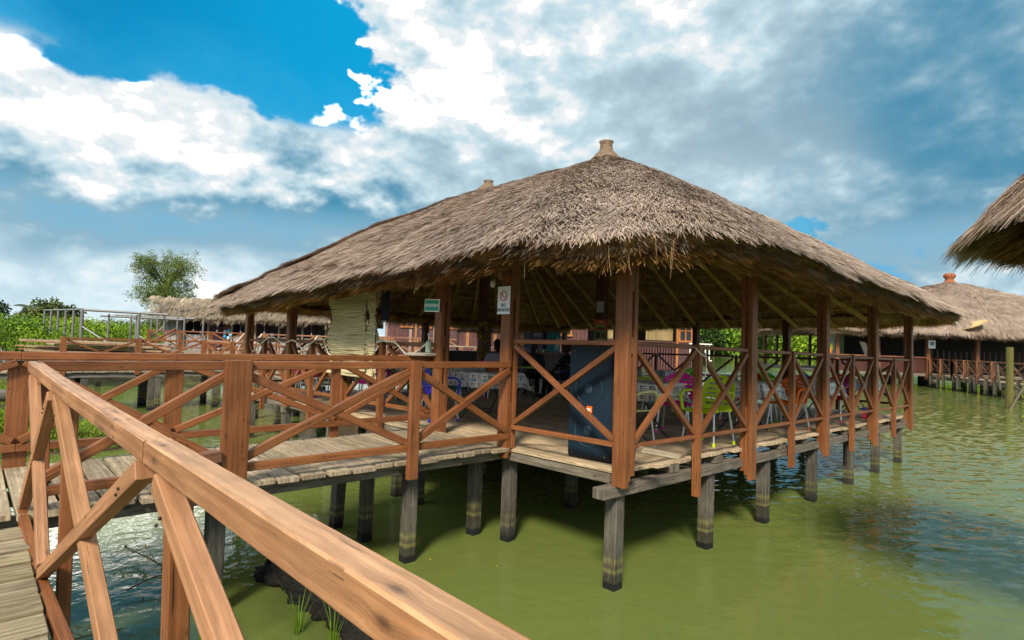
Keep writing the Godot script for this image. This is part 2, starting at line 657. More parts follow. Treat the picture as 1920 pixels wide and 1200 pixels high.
func banner_texture() -> Texture2D:
	var im := Image.create(96, 160, false, Image.FORMAT_RGB8)
	var f := FastNoiseLite.new()
	f.frequency = 0.03
	for y in 160:
		for x in 96:
			var k := f.get_noise_2d(x * 1.5, y * 0.8)
			var col := Color(0.0, 0.38, 0.47).lerp(Color(0.02, 0.52, 0.6), 0.5 + k)
			var e := Vector2((x - 74) / 20.0, (y - 104) / 34.0).length()
			if e < 1.0 + k * 0.3:
				col = Color(0.62, 0.72, 0.66)
			if y > 130 and x > 50:
				col = col.lerp(Color(0.6, 0.7, 0.68), 0.5)
			im.set_pixel(x, y, col)
	return ImageTexture.create_from_image(im)

func fridge_texture() -> Texture2D:
	var im := Image.create(64, 128, false, Image.FORMAT_RGB8)
	im.fill(Color(0.03, 0.06, 0.11))
	im.fill_rect(Rect2i(6, 14, 52, 3), Color(0.75, 0.78, 0.8))
	im.fill_rect(Rect2i(10, 18, 40, 4), Color(0.6, 0.63, 0.66))
	for r in 4:
		im.fill_rect(Rect2i(6, 46 + r * 20, 52, 14), Color(0.22, 0.32, 0.38))
		for k in 7:
			im.fill_rect(Rect2i(8 + k * 7, 48 + r * 20, 4, 11), [Color(0.5, 0.55, 0.58), Color(0.12, 0.3, 0.25), Color(0.5, 0.35, 0.2)][(k + r) % 3])
	return ImageTexture.create_from_image(im)

func poster_texture() -> Texture2D:
	var im := Image.create(64, 112, false, Image.FORMAT_RGB8)
	im.fill(Color(0.33, 0.5, 0.22))
	im.fill_rect(Rect2i(0, 0, 64, 56), Color(0.72, 0.28, 0.12))
	im.fill_rect(Rect2i(6, 26, 50, 16), Color(0.5, 0.62, 0.15))
	im.fill_rect(Rect2i(14, 40, 36, 8), Color(0.1, 0.1, 0.08))
	im.fill_rect(Rect2i(20, 8, 24, 8), Color(0.75, 0.62, 0.5))
	im.fill_rect(Rect2i(8, 66, 22, 30), Color(0.14, 0.2, 0.12))
	im.fill_rect(Rect2i(36, 72, 20, 26), Color(0.45, 0.2, 0.16))
	im.fill_rect(Rect2i(6, 102, 52, 4), Color(0.7, 0.75, 0.6))
	return ImageTexture.create_from_image(im)

# ---------------------------------------------------------------- ground and water
func ground_h(x: float, z: float) -> float:
	var w := fn.get_noise_2d(x * 6.0, z * 6.0)
	var bank := minf(-1.7 + w * 1.6 + 0.02 * (-z - 9.0) - x, -8.9 + w * 1.2 - z + 0.12 * x)
	var north := minf(-25.0 + w * 3.0 - z, 17.0 + w * 4.0 - x)
	var shore := Vector2(x - 8.0, z + 2.0).length() - 158.0 + w * 16.0
	var d := maxf(maxf(bank, north), shore)
	var h := -1.12 + clampf(d * 0.22, -1.1, 0.42) + fn.get_noise_2d(x * 22.0, z * 22.0) * 0.10
	if d > 6.0:
		h += minf((d - 6.0) * 0.02, 0.8)
	return h

func spread(near: float, step: float, far: float, grow: float, centre: float) -> PackedFloat32Array:
	var a := [centre]
	var p := centre
	var s := step
	while p < far:
		p += s
		a.append(p)
		if p - centre > near:
			s *= grow
	p = centre
	s = step
	while p > -far:
		p -= s
		a.push_front(p)
		if centre - p > near:
			s *= grow
	return PackedFloat32Array(a)

func sheet_mesh(xs: PackedFloat32Array, zs: PackedFloat32Array, height: Callable, tint: Callable) -> ArrayMesh:
	var mb := MB.new()
	var nx := xs.size()
	for j in zs.size():
		for i in nx:
			var x := xs[i]
			var z := zs[j]
			var e := 0.02 + 0.1 * minf(absf(xs[mini(i + 1, nx - 1)] - x), 1.0)
			var y: float = height.call(x, z)
			var nn := Vector3(y - height.call(x + e, z), e, y - height.call(x, z + e)).normalized()
			mb.v.append(Vector3(x, y, z))
			mb.n.append(nn)
			mb.t.append(Vector2(x, z))
			mb.c.append(tint.call(x, y, z))
	for j in zs.size() - 1:
		for i in nx - 1:
			var a := j * nx + i
			mb.ix.append_array(PackedInt32Array([a, a + 1, a + nx + 1, a, a + nx + 1, a + nx]))
	return mb.mesh()

func wave(x: float, z: float) -> float:
	# ripples run with the breeze over the open water and die away under the deck and by the bank
	var r := Vector2(x * 0.80 + z * 0.60, -x * 0.60 + z * 0.80)
	var open := clampf((x + z * 0.5 - 1.2) / 5.0, 0.10, 1.0)
	var far := clampf(1.0 - (absf(x) + absf(z)) / 90.0, 0.35, 1.0)
	return WATER_Y + (sn2.get_noise_2d(r.x * 9.0, r.y * 22.0) * 0.016 + sn1.get_noise_2d(r.x * 40.0, r.y * 90.0) * 0.012) * open * far

func setting() -> void:
	fn.seed = 4
	fn.frequency = 0.02
	fn.fractal_octaves = 4
	var gm := sheet_mesh(spread(14.0, 0.5, 900.0, 1.16, -5.0), spread(22.0, 0.5, 900.0, 1.16, -14.0), ground_h, func(x, y, z):
		var g := clampf((y + 1.06) * 5.0, 0.0, 1.0)
		var k := 0.5 + 0.5 * fn.get_noise_2d(x * 30.0, z * 30.0)
		return Color(0.075, 0.055, 0.035).lerp(Color(0.15, 0.125, 0.07), k).lerp(Color(0.07, 0.12, 0.02), g * k * 0.9))
	var o := MeshInstance3D.new()
	o.mesh = gm
	o.material_override = M.earth
	o.name = "ground"
	add_child(o)
	o.set_meta("kind", "structure")
	var wm := sheet_mesh(spread(9.0, 0.085, 700.0, 1.035, 2.0), spread(7.0, 0.085, 700.0, 1.035, -2.0), wave, func(x, _y, z):
		var k := fn.get_noise_2d(x * 3.0, z * 3.0)
		return Color(0.112 + 0.014 * k, 0.142 + 0.014 * k, 0.036))
	var w := MeshInstance3D.new()
	w.mesh = wm
	w.material_override = M.water
	w.name = "water"
	add_child(w)
	w.set_meta("kind", "structure")

# ---------------------------------------------------------------- timber work
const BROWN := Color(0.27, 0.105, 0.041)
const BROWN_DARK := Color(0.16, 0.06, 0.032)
const PALE := Color(0.58, 0.34, 0.19)
const DECK := Color(0.44, 0.36, 0.26)
const GREY := Color(0.20, 0.175, 0.145)
const PILE := Color(0.15, 0.142, 0.132)

# a bay railing between posts: top rail, bottom rail and a crossed pair of braces; p holds post foot points on the deck
func bay(parent: Node3D, a: Vector3, b: Vector3, top: float, low: float, side: Vector3, col := BROWN, rw := 0.055, rh := 0.045, bw := 0.05, ga := 0.06, gb := 0.06) -> void:
	var d := (b - a).normalized()
	var p := a + d * ga
	var q := b - d * gb
	var up := Vector3.UP
	timber("rail", parent, p + up * (top - rh * 0.5), q + up * (top - rh * 0.5), rw, rh, col)
	timber("bottom_rail", parent, p + up * low, q + up * low, rw * 0.8, rh, col)
	var y0 := low + rh * 0.5 + bw * 0.35
	var y1 := top - rh - bw * 0.35
	timber("brace", parent, p + d * 0.02 + up * y0 + side * 0.006, q - d * 0.02 + up * y1 + side * 0.006, bw * 0.9, bw, col)
	timber("brace", parent, p + d * 0.02 + up * y1 - side * 0.004, q - d * 0.02 + up * y0 - side * 0.004, bw * 0.9, bw, col)

func pile(parent: Node3D, at: Vector3, top: float, w: float, lean := Vector2.ZERO, col := PILE) -> void:
	# a square post that stands in the water: grey, with yellow algae bands near the water and a black wet foot
	var mb := MB.new()
	mb.shift = Vector2(rng.randf() * 5.0, rng.randf() * 5.0)
	var k := rng.randf_range(0.8, 1.2)
	var ys := [WATER_Y - 0.9, WATER_Y + 0.07, WATER_Y + 0.085, WATER_Y + 0.17, WATER_Y + 0.2, WATER_Y + 0.24, WATER_Y + 0.30, WATER_Y + 0.34, WATER_Y + 0.5, top]
	var cs := [Color(0.012, 0.014, 0.014), Color(0.012, 0.014, 0.014), Color(0.07, 0.07, 0.045), Color(0.06, 0.058, 0.045), Color(0.27, 0.26, 0.09), Color(0.09, 0.09, 0.06), Color(0.25, 0.24, 0.10), Color(0.13, 0.125, 0.095), Color(0.19, 0.18, 0.15), col]
	var rise := rng.randf_range(-0.06, 0.10)
	var moss := rng.randf_range(0.0, 0.85)
	for i in range(1, 9):
		ys[i] += rise * (0.3 if i < 3 else 1.0) + rng.randf_range(-0.008, 0.008)
		cs[i] = Color(cs[i]).lerp(Color(0.10, 0.097, 0.085) if i > 2 else Color(0.02, 0.02, 0.02), moss * rng.randf_range(0.6, 1.0))
	var turn := rng.randf_range(-0.12, 0.12)
	var b := 0.008
	var ring := [Vector2(1, 1), Vector2(-1, 1), Vector2(-1, -1), Vector2(1, -1)]
	for f in 4:
		var r0: Vector2 = ring[f]
		var r1: Vector2 = ring[(f + 1) % 4]
		var nn := Vector3(r0.x + r1.x, 0, r0.y + r1.y).normalized().rotated(Vector3.UP, turn)
		var along := (r1 - r0).normalized()
		var prev := []
		for i in ys.size():
			var y: float = ys[i]
			var q := (y - (WATER_Y - 0.9)) / (top - WATER_Y + 0.9)
			var mid := at + Vector3(lean.x * (1.0 - q), 0, lean.y * (1.0 - q))
			var cc: Color = cs[i]
			cc = Color(cc.r * k, cc.g * k, cc.b * k)
			var half := w * 0.5
			var o0 := Vector3(r0.x * half + along.x * b, 0, r0.y * half + along.y * b).rotated(Vector3.UP, turn)
			var o1 := Vector3(r1.x * half - along.x * b, 0, r1.y * half - along.y * b).rotated(Vector3.UP, turn)
			var row := [mb.vert(Vector3(mid.x, y, mid.z) + o0, nn, Vector2(y, f * 0.2), cc), mb.vert(Vector3(mid.x, y, mid.z) + o1, nn, Vector2(y, f * 0.2 + w), cc)]
			var nx := Vector3(r1.x, 0, r1.y).rotated(Vector3.UP, turn)
			var o2 := Vector3(r1.x * half, 0, r1.y * half - 0.0).rotated(Vector3.UP, turn) - Vector3(0, 0, 0)
			var al2 := (Vector2(ring[(f + 2) % 4]) - r1).normalized()
			o2 = Vector3(r1.x * half + al2.x * b, 0, r1.y * half + al2.y * b).rotated(Vector3.UP, turn)
			row.append(mb.vert(Vector3(mid.x, y, mid.z) + o1, nx, Vector2(y, 0.9), cc))
			row.append(mb.vert(Vector3(mid.x, y, mid.z) + o2, nx, Vector2(y, 0.91), cc))
			if i > 0:
				mb.quad(prev[0], prev[1], row[1], row[0])
				mb.quad(prev[2], prev[3], row[3], row[2])
			prev = row
	var q0 := []
	for f in 4:
		q0.append(mb.vert(Vector3(at.x, top, at.z) + Vector3(ring[f].x, 0, ring[f].y).rotated(Vector3.UP, turn) * w * 0.5, Vector3.UP, Vector2(0, f * 0.1), col))
	mb.quad(q0[0], q0[1], q0[2], q0[3])
	obj("pile", mb, M.pile, parent)

# a column made of two planks with a slotted filler between them; face is the side that shows the two planks edge on
func column(parent: Node3D, at: Vector3, y0: float, y1: float, w: float, col := BROWN, turn := 0.0) -> void:
	var c := sub("column", parent)
	c.position = at
	c.rotation.y = turn
	timber("timber", c, Vector3(-w * 0.31, y0, 0), Vector3(-w * 0.31, y1, 0), w * 1.0, w * 0.36, col, "wood", Vector3.RIGHT)
	timber("timber", c, Vector3(w * 0.31, y0 + 0.1, 0), Vector3(w * 0.31, y1, 0), w * 0.98, w * 0.36, col, "wood", Vector3.RIGHT)
	timber("filler", c, Vector3(0, y0 + 0.05, 0), Vector3(0, 0.5, 0), w * 0.9, w * 0.25, col, "wood", Vector3.RIGHT)
	timber("filler", c, Vector3(0, 1.08, 0), Vector3(0, 1.24, 0), w * 0.9, w * 0.25, col, "wood", Vector3.RIGHT)
	timber("filler", c, Vector3(0, 1.66, 0), Vector3(0, y1 - 0.02, 0), w * 0.9, w * 0.25, col, "wood", Vector3.RIGHT)
	timber("backing", c, Vector3(0, 0.5, 0), Vector3(0, 1.66, 0), w * 0.5, w * 0.25, Color(col.r * 1.1, col.g * 1.25, col.b * 1.3), "wood", Vector3.RIGHT)

# ---------------------------------------------------------------- thatch
var clumps := []

func make_clumps() -> void:
	# bundles of dry straw that lie down-slope along +z with the tips lifted a little
	for kind in 4:
		var mb := MB.new()
		for i in 20:
			var x := rng.randf_range(-0.16, 0.16)
			var z0 := rng.randf_range(-0.12, 0.06)
			var ln := rng.randf_range(0.26, 0.5)
			var yaw := rng.randf_range(-0.28, 0.28)
			var lift_ := rng.randf_range(0.0, 0.05)
			var w := rng.randf_range(0.004, 0.0088)
			var k := rng.randf_range(0.72, 1.12)
			var col := Color(k, k * rng.randf_range(0.94, 1.0), k * rng.randf_range(0.86, 1.0))
			var y0 := rng.randf_range(0.0, 0.03)
			var bow := rng.randf_range(-0.05, 0.04)
			var ids := []
			var roll := rng.randf_range(-0.6, 0.6)
			for s in 4:
				var q := s / 3.0
				var p := Vector3(x + sin(yaw) * ln * q + bow * q * q, y0 + lift_ * q + 0.02 * sin(q * PI), z0 + ln * q)
				var ww := w * (1.0 - 0.7 * q * q)
				var nn := Vector3(roll * 0.7, 1.0, -0.25)
				var side := Vector3(cos(roll), sin(roll), 0)
				ids.append(mb.vert(p - side * ww, nn + Vector3(-0.5, 0, 0), Vector2.ZERO, col))
				ids.append(mb.vert(p + side * ww, nn + Vector3(0.5, 0, 0), Vector2.ZERO, col))
			for s in 3:
				mb.quad(ids[s * 2], ids[s * 2 + 1], ids[s * 2 + 3], ids[s * 2 + 2])
		clumps.append(mb.mesh())

# rect: x0, x1, z0 (north), z1 (south); ridge from qa (south end) to qb; eave_y(side normal, position) gives the underside height there
func thatch_roof(parent: Node3D, rect: Array, rc: float, qa: Vector3, qb: Vector3, eave_y: Callable, th: float, bulge: float, density: float, weight: Callable, sd: int, colour: Color, hem: Color, fine := 1.0, straw_scale := 1.0) -> void:
	var r := RandomNumberGenerator.new()
	r.seed = sd
	# eave outline with rounded corners
	var pts := []
	var nrm := []
	var lens := [rect[1] - rect[0] - 2 * rc, rect[3] - rect[2] - 2 * rc]
	var cs := [Vector2(rect[1] - rc, rect[3] - rc), Vector2(rect[1] - rc, rect[2] + rc), Vector2(rect[0] + rc, rect[2] + rc), Vector2(rect[0] + rc, rect[3] - rc)]
	for k in 4:
		# corner k, from its first normal to the next, then the straight side that follows
		var a0: float = [PI / 2, 0.0, -PI / 2, PI][k]
		var steps := 9
		for s in steps:
			var an: float = a0 - (PI / 2) * s / (steps - 1)
			nrm.append(Vector2(cos(an), sin(an)))
			pts.append(cs[k] + nrm[-1] * rc)
		var ln: float = lens[1] if k % 2 == 0 else lens[0]
		var cnt := int(ln / (0.16 / fine))
		var nn: Vector2 = nrm[-1]
		var dir: Vector2 = Vector2(nn.y, -nn.x)
		var from: Vector2 = pts[-1]
		for s in range(1, cnt):
			nrm.append(nn)
			pts.append(from + dir * ln * s / cnt)
	var count := pts.size()
	var noise := FastNoiseLite.new()
	noise.seed = sd
	noise.frequency = 0.35
	noise.fractal_octaves = 4
	var eave := []
	var ridge := []
	for i in count:
		var p: Vector2 = pts[i]
		var q := qa.lerp(qb, clampf((p.y - qa.z) / minf(qb.z - qa.z, -0.001), 0.0, 1.0))
		eave.append(Vector3(p.x, eave_y.call(nrm[i], p) + noise.get_noise_2d(i * 0.35, 3.0) * 0.07, p.y))
		ridge.append(q)
	var rows := int(26 * fine)
	var under := func(i: int, f: float) -> Vector3:
		var p: Vector3 = eave[i].lerp(ridge[i], f)
		p.y += bulge * sin(PI * clampf(f, 0, 1))
		return p
	var slope_n := func(i: int, f: float) -> Vector3:
		var d: Vector3 = under.call(i, f + 0.02) - under.call(i, f - 0.02)
		var s := Vector3(-nrm[i].y, 0, nrm[i].x)
		var nn := s.cross(d).normalized()
		return nn if nn.y > 0 else -nn
	var mb := MB.new()
	# underside rows, hem rows, top rows
	var ring_n := rows * 2 + 5
	for j in ring_n:
		for i in count:
			var ii := i
			var p: Vector3
			var nn: Vector3
			var col := colour
			if j <= rows:
				var f := 0.985 * (1.0 - float(j) / rows)
				p = under.call(ii, f)
				nn = -slope_n.call(ii, f)
				p += nn * noise.get_noise_3dv(p * 9.0) * -0.02
				col = Color(hem.r * 1.1, hem.g * 1.05, hem.b * 0.9)
			elif j < rows + 4:
				var q := float(j - rows) / 4.0
				var out := Vector3(nrm[ii].x, 0, nrm[ii].y)
				var sn: Vector3 = slope_n.call(ii, 0.0)
				p = eave[ii] + sn * th * q + out * sin(q * PI) * th * 0.22
				p += out * noise.get_noise_3dv(p * 12.0) * 0.05
				nn = (out + sn * (q - 0.6)).normalized()
				col = hem.lerp(colour, smoothstep(0.6, 1.0, q))
			else:
				var f := 0.985 * float(j - rows - 4) / rows
				var sn: Vector3 = slope_n.call(ii, f)
				p = under.call(ii, f) + sn * th * lerpf(1.0, 0.8, f)
				p += sn * (noise.get_noise_3dv(p * 2.2) * 0.07 + noise.get_noise_3dv(p * 11.0) * 0.02)
				nn = sn
				var k := 0.85 + 0.35 * noise.get_noise_3dv(p * 5.0)
				col = Color(colour.r * k * 0.8, colour.g * k * 0.78, colour.b * k * 0.76)
			mb.vert(p, nn, Vector2.ZERO, col)
	for j in ring_n - 1:
		for i in count:
			var a := j * count + i
			var b := j * count + (i + 1) % count
			mb.quad(a, b, b + count, a + count)
	var roof := obj("roof", mb, M.thatch, parent)
	# straw over the top
	var lists := [[], [], [], []]
	var tints := [[], [], [], []]
	var put := func(p: Vector3, down: Vector3, nn: Vector3, col: Color, sc: float) -> void:
		var z := down.normalized()
		var y := (nn - z * nn.dot(z)).normalized()
		var x := y.cross(z)
		var bs := Basis(x, y, z)
		bs = bs * Basis(Vector3.UP, r.randf_range(-0.22, 0.22)) * Basis(Vector3.RIGHT, r.randf_range(-0.10, 0.03))
		var k := r.randi() % 4
		lists[k].append(Transform3D(bs.scaled_local(Vector3(sc, sc, sc * r.randf_range(0.85, 1.2))), p))
		tints[k].append(col)
	for n in int(density):
		var i := r.randi() % count
		var f := 1.0 - sqrt(r.randf()) if r.randf() < 0.85 else r.randf()
		if r.randf() > weight.call(nrm[i]):
			continue
		var sn: Vector3 = slope_n.call(i, f)
		var p: Vector3 = under.call(i, f) + sn * th * lerpf(1.0, 0.8, f)
		var side := Vector3(-nrm[i].y, 0, nrm[i].x)
		p += side * r.randf_range(-0.1, 0.1) + sn * (noise.get_noise_3dv(p * 2.2) * 0.07 - 0.005)
		var down: Vector3 = under.call(i, f - 0.02) - under.call(i, f + 0.02)
		down += side * noise.get_noise_3dv(p * 3.0) * 0.03
		var k := 0.92 + 0.4 * noise.get_noise_3dv(p * 3.0) + r.randf_range(-0.13, 0.13) + 0.10 * (1.0 - f)
		var g := 0.5 + 0.5 * noise.get_noise_3dv(p * 4.0 + Vector3(50, 0, 0))
		put.call(p, down, sn, Color(colour.r * k, colour.g * k * lerpf(0.95, 1.0, g), colour.b * k * lerpf(0.86, 1.04, g)), straw_scale)
	# the cut edge: straw ends that hang out and down along the hem
	for n in int(density * 0.5):
		var i := r.randi() % count
		if r.randf() > weight.call(nrm[i]):
			continue
		var out := Vector3(nrm[i].x, 0, nrm[i].y)
		var side := Vector3(-nrm[i].y, 0, nrm[i].x)
		var q := r.randf_range(0.12, 1.0)
		var sn: Vector3 = slope_n.call(i, 0.0)
		var p: Vector3 = eave[i] + sn * th * q * 0.95 - out * r.randf_range(0.16, 0.34) * straw_scale + side * r.randf_range(-0.1, 0.1)
		var drop := lerpf(-0.42, -0.55, q) + r.randf_range(-0.35, 0.2)
		var k := r.randf_range(0.3, 1.35)
		var col := hem.lerp(colour, smoothstep(0.38, 0.8, q + r.randf_range(-0.15, 0.15)))
		put.call(p, out + Vector3(0, drop, 0) + side * r.randf_range(-0.55, 0.55), out + Vector3(0, 0.6, 0), Color(col.r * k, col.g * k, col.b * k), straw_scale * r.randf_range(0.5, 0.8))
	for k in 4:
		stuff("thatch_straw", clumps[k], M.straw, lists[k], tints[k], roof)

# ---------------------------------------------------------------- the pavilion
const U := 10.24
const V := 9.75
const BEAM_Y := 2.22

# the hem dips a little round the near corner
func pav_eave(nn: Vector2, p: Vector2) -> float:
	# underside of the thatch along the eave, higher on the lagoon side
	var south := clampf(nn.y, 0.0, 1.0)
	var y := lerpf(1.80 + 0.035 * clampf(p.y + 4.0, -5.0, 4.0), 1.98, south)
	if nn.x > 0.5:
		y = maxf(y, 1.93)
	elif nn.y < -0.5:
		y = 1.84
	return y - 0.10 * exp(-(pow(p.x + 0.45, 2.0) + pow(p.y - 0.5, 2.0)) * 1.6)

func pavilion() -> void:
	var pav := thing("thatched_pavilion", "large open restaurant pavilion with thatched hip roof on piles over green water", "pavilion")
	pav.basis = tilt
	var cols_s := [0.0, 2.56, 5.12, 7.68, U]
	var cols_w := [-1.49, -2.76, -5.35, -7.5, -V]
	# deck boards, laid north to south; coloured extra pale to offset the shade under the roof
	var x := 0.02
	while x < U - 0.02:
		var w := rng.randf_range(0.17, 0.235)
		var z := 0.03
		var first := true
		while z > -V:
			var ln := rng.randf_range(2.6, 4.2)
			var z1 := maxf(z - ln, -V)
			var dy := rng.randf_range(-0.006, 0.006)
			timber("plank", pav, Vector3(x + w * 0.5, -0.022 + dy, z + (rng.randf_range(-0.05, 0.03) if first else 0.0)), Vector3(x + w * 0.5 + rng.randf_range(-0.004, 0.004), -0.022 + rng.randf_range(-0.006, 0.006), z1 + 0.008), w - rng.randf_range(0.006, 0.014), 0.042, Color(0.68, 0.54, 0.38), "plank")
			z = z1
			first = false
		x += w
	# beams and joists below
	timber("edge_beam", pav, Vector3(-0.24, -0.18, -0.02), Vector3(U + 0.14, -0.18, -0.02), 0.13, 0.10, GREY, "plank")
	timber("edge_beam", pav, Vector3(0.06, -0.095, -0.10), Vector3(0.06, -0.095, -V), 0.07, 0.09, GREY, "plank")
	timber("edge_beam", pav, Vector3(U - 0.05, -0.095, -0.1), Vector3(U - 0.05, -0.095, -V), 0.07, 0.09, GREY, "plank")
	for k in 5:
		timber("joist_beam", pav, Vector3(-0.05, -0.18, -2.0 - 1.9 * k), Vector3(U + 0.05, -0.18, -2.0 - 1.9 * k), 0.12, 0.1, GREY, "plank")
	for k in 12:
		timber("spacer", pav, Vector3(0.1 + k * 0.9 + rng.randf_range(-0.1, 0.1), -0.086, 0.03), Vector3(0.1 + k * 0.9, -0.086, -1.0), rng.randf_range(0.1, 0.22), 0.078, GREY, "plank")
	# piles
	for k in 7:
		var px: float = [0.07, 1.8, 3.32, 5.05, 6.78, 8.34, 9.95][k]
		pile(pav, Vector3(px, 0, -0.06), -0.235, 0.135, Vector2(-0.02, 0.0))
		for j in 5:
			pile(pav, Vector3(px + rng.randf_range(-0.15, 0.15), 0, -2.0 - j * 1.9), -0.235, 0.13)
	for z in [-1.6, -3.4]:
		pile(pav, Vector3(0.16, 0, z), -0.14, 0.13)
	# columns
	for i in cols_s.size():
		column(pav, Vector3(cols_s[i], 0, 0.075), -0.13 if i == 0 else rng.randf_range(-0.42, -0.22), BEAM_Y, 0.155 if i == 0 else 0.15, BROWN, 0.0 if i == 0 else PI / 2)
	for i in cols_w.size():
		column(pav, Vector3(-0.02, 0, cols_w[i]), -0.10, BEAM_Y, 0.15, BROWN, 0.0)
	for k in 3:
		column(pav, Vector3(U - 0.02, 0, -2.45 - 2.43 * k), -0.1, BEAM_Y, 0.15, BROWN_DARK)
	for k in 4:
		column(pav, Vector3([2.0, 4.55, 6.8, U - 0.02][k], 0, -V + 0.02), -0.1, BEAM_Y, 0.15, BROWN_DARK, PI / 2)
	# inner posts that carry the ridge
	timber("ridge_post", pav, Vector3(5.12, 0, -4.2), Vector3(5.12, 5.0, -4.2), 0.19, 0.19, BROWN_DARK, "wood", Vector3.RIGHT)
	timber("ridge_post", pav, Vector3(5.12, 0, -8.0), Vector3(5.12, 5.0, -8.0), 0.19, 0.19, BROWN_DARK, "wood", Vector3.RIGHT)
	# ring beam
	for z in [0.06, -V]:
		timber("ring_beam", pav, Vector3(-0.15, BEAM_Y + 0.06, z), Vector3(U + 0.15, BEAM_Y + 0.06, z), 0.1, 0.13, BROWN_DARK)
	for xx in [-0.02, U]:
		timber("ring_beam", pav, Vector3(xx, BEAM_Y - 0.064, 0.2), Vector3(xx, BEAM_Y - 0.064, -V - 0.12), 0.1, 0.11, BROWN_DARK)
	# south railing: a post outside the deck between each two columns
	var rl := sub("railing", pav)
	for i in 4:
		var a: float = cols_s[i]
		var b: float = cols_s[i + 1]
		var m := (a + b) * 0.5
		timber("post", rl, Vector3(m, rng.randf_range(-0.42, -0.32), 0.10), Vector3(m, 1.215, 0.10), 0.075, 0.075, BROWN, "wood", Vector3.RIGHT)
		bay(rl, Vector3(a, 0, 0.09), Vector3(m, 0, 0.09), 1.205, 0.23, Vector3(0, 0, 1), BROWN, 0.05, 0.042, 0.055, 0.10, 0.045)
		bay(rl, Vector3(m, 0, 0.09), Vector3(b, 0, 0.09), 1.205, 0.23, Vector3(0, 0, 1), BROWN, 0.05, 0.042, 0.055, 0.045, 0.09)
	# west railing, open between the two columns where the walkway comes in
	rl = sub("railing", pav)
	bay(rl, Vector3(-0.02, 0, 0.05), Vector3(-0.02, 0, -1.49), 1.205, 0.24, Vector3(-1, 0, 0), BROWN, 0.055, 0.048, 0.055, 0.05, 0.09)
	var zs := [-2.76, -4.12, -5.35, -6.45, -7.5, -8.65, -V]
	for i in zs.size() - 1:
		bay(rl, Vector3(-0.02, 0, zs[i]), Vector3(-0.02, 0, zs[i + 1]), 1.15, 0.24, Vector3(-1, 0, 0), BROWN, 0.05, 0.06, 0.06, 0.09, 0.09)
		if i % 2 == 0 and i != 0 or i == 0:
			if i + 1 in [1, 3, 5]:
				timber("post", rl, Vector3(-0.07, -0.25, zs[i + 1]), Vector3(-0.07, 1.16, zs[i + 1]), 0.08, 0.08, BROWN, "wood", Vector3.RIGHT)
	# east and north railings
	rl = sub("railing", pav)
	for k in 8:
		var za := -0.1 - k * 1.21
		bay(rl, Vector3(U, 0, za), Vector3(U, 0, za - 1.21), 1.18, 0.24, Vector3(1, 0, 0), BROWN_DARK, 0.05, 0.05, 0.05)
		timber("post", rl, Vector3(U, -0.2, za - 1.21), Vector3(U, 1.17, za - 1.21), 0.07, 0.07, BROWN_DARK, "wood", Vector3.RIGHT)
	for k in 3:
		bay(rl, Vector3(0.1 + k * 1.25, 0, -V), Vector3(1.35 + k * 1.25, 0, -V), 1.18, 0.24, Vector3(0, 0, 1), BROWN, 0.05, 0.05, 0.05)
	# rafters, battens and thatch
	var qa := Vector3(5.12, 5.02, -4.2)
	var qb := Vector3(5.12, 5.08, -8.0)
	var e0 := -0.74
	var e1 := U + 0.45
	var n0 := -V + 0.08
	var s1 := 0.86
	var lower := Vector3(0, -0.085, 0)
	var inside := func(p: Vector3, f: float) -> Vector3:
		return p + Vector3(0, 0.10 * sin(PI * f) - 0.07, 0)
	var rafter := func(e: Vector3, q: Vector3, col: Color) -> void:
		var cnt := 1 if rng.randf() < 0.5 else 2
		var p0: Vector3 = inside.call(e.lerp(q, 0.075), 0.075) + lower
		var p1: Vector3 = inside.call(e.lerp(q, 0.45), 0.45) + lower
		var p2: Vector3 = inside.call(e.lerp(q, 0.97), 0.97) + lower
		timber("rafter", pav, p0, p1, 0.05, 0.09, col)
		timber("rafter", pav, p1 + Vector3(0.0, -0.012, 0.03), p2 + Vector3(0.0, -0.012, 0.03), 0.05, 0.09, col)
	var rbounce := Color(0.78, 0.56, 0.17)  # yellow light bounced off the lagoon, put into the colour of these rafters
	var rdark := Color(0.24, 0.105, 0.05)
	for k in 11:
		var xx := 0.15 + k * (U - 0.3) / 10.0
		var q := qa if absf(xx - 5.12) > 0.01 else qa
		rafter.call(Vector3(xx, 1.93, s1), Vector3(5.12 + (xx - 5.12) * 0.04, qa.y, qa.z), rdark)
		rafter.call(Vector3(xx, 1.76, n0), Vector3(5.12 + (xx - 5.12) * 0.04, qb.y, qb.z), rbounce if xx > 4.0 else rdark)
	for k in 11:
		var zz := -0.2 - k * (V - 0.4) / 10.0
		var q := qa.lerp(qb, clampf((zz - qa.z) / (qb.z - qa.z), 0.0, 1.0))
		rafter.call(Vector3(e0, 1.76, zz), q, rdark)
		rafter.call(Vector3(e1, 1.80, zz), q, rbounce)
	var steps := 19
	for k in steps:
		var f := 0.10 + 0.85 * k / (steps - 1)
		var c := [Vector3(e0, 1.82, s1), Vector3(e1, 1.88, s1), Vector3(e1, 1.76, n0), Vector3(e0, 1.72, n0)]
		var q4 := [qa, qa, qb, qb]
		for s in 4:
			var a: Vector3 = inside.call(c[s].lerp(q4[s], f), f)
			var b: Vector3 = inside.call(c[(s + 1) % 4].lerp(q4[(s + 1) % 4], f), f)
			var cut := 0.04
			if f < 0.1:
				cut = 0.09
			timber("batten", pav, a.lerp(b, cut) + Vector3(0, -0.02, 0), b.lerp(a, cut) + Vector3(0, -0.02, 0), 0.045, 0.028, Color(0.62, 0.44, 0.18), "wood")
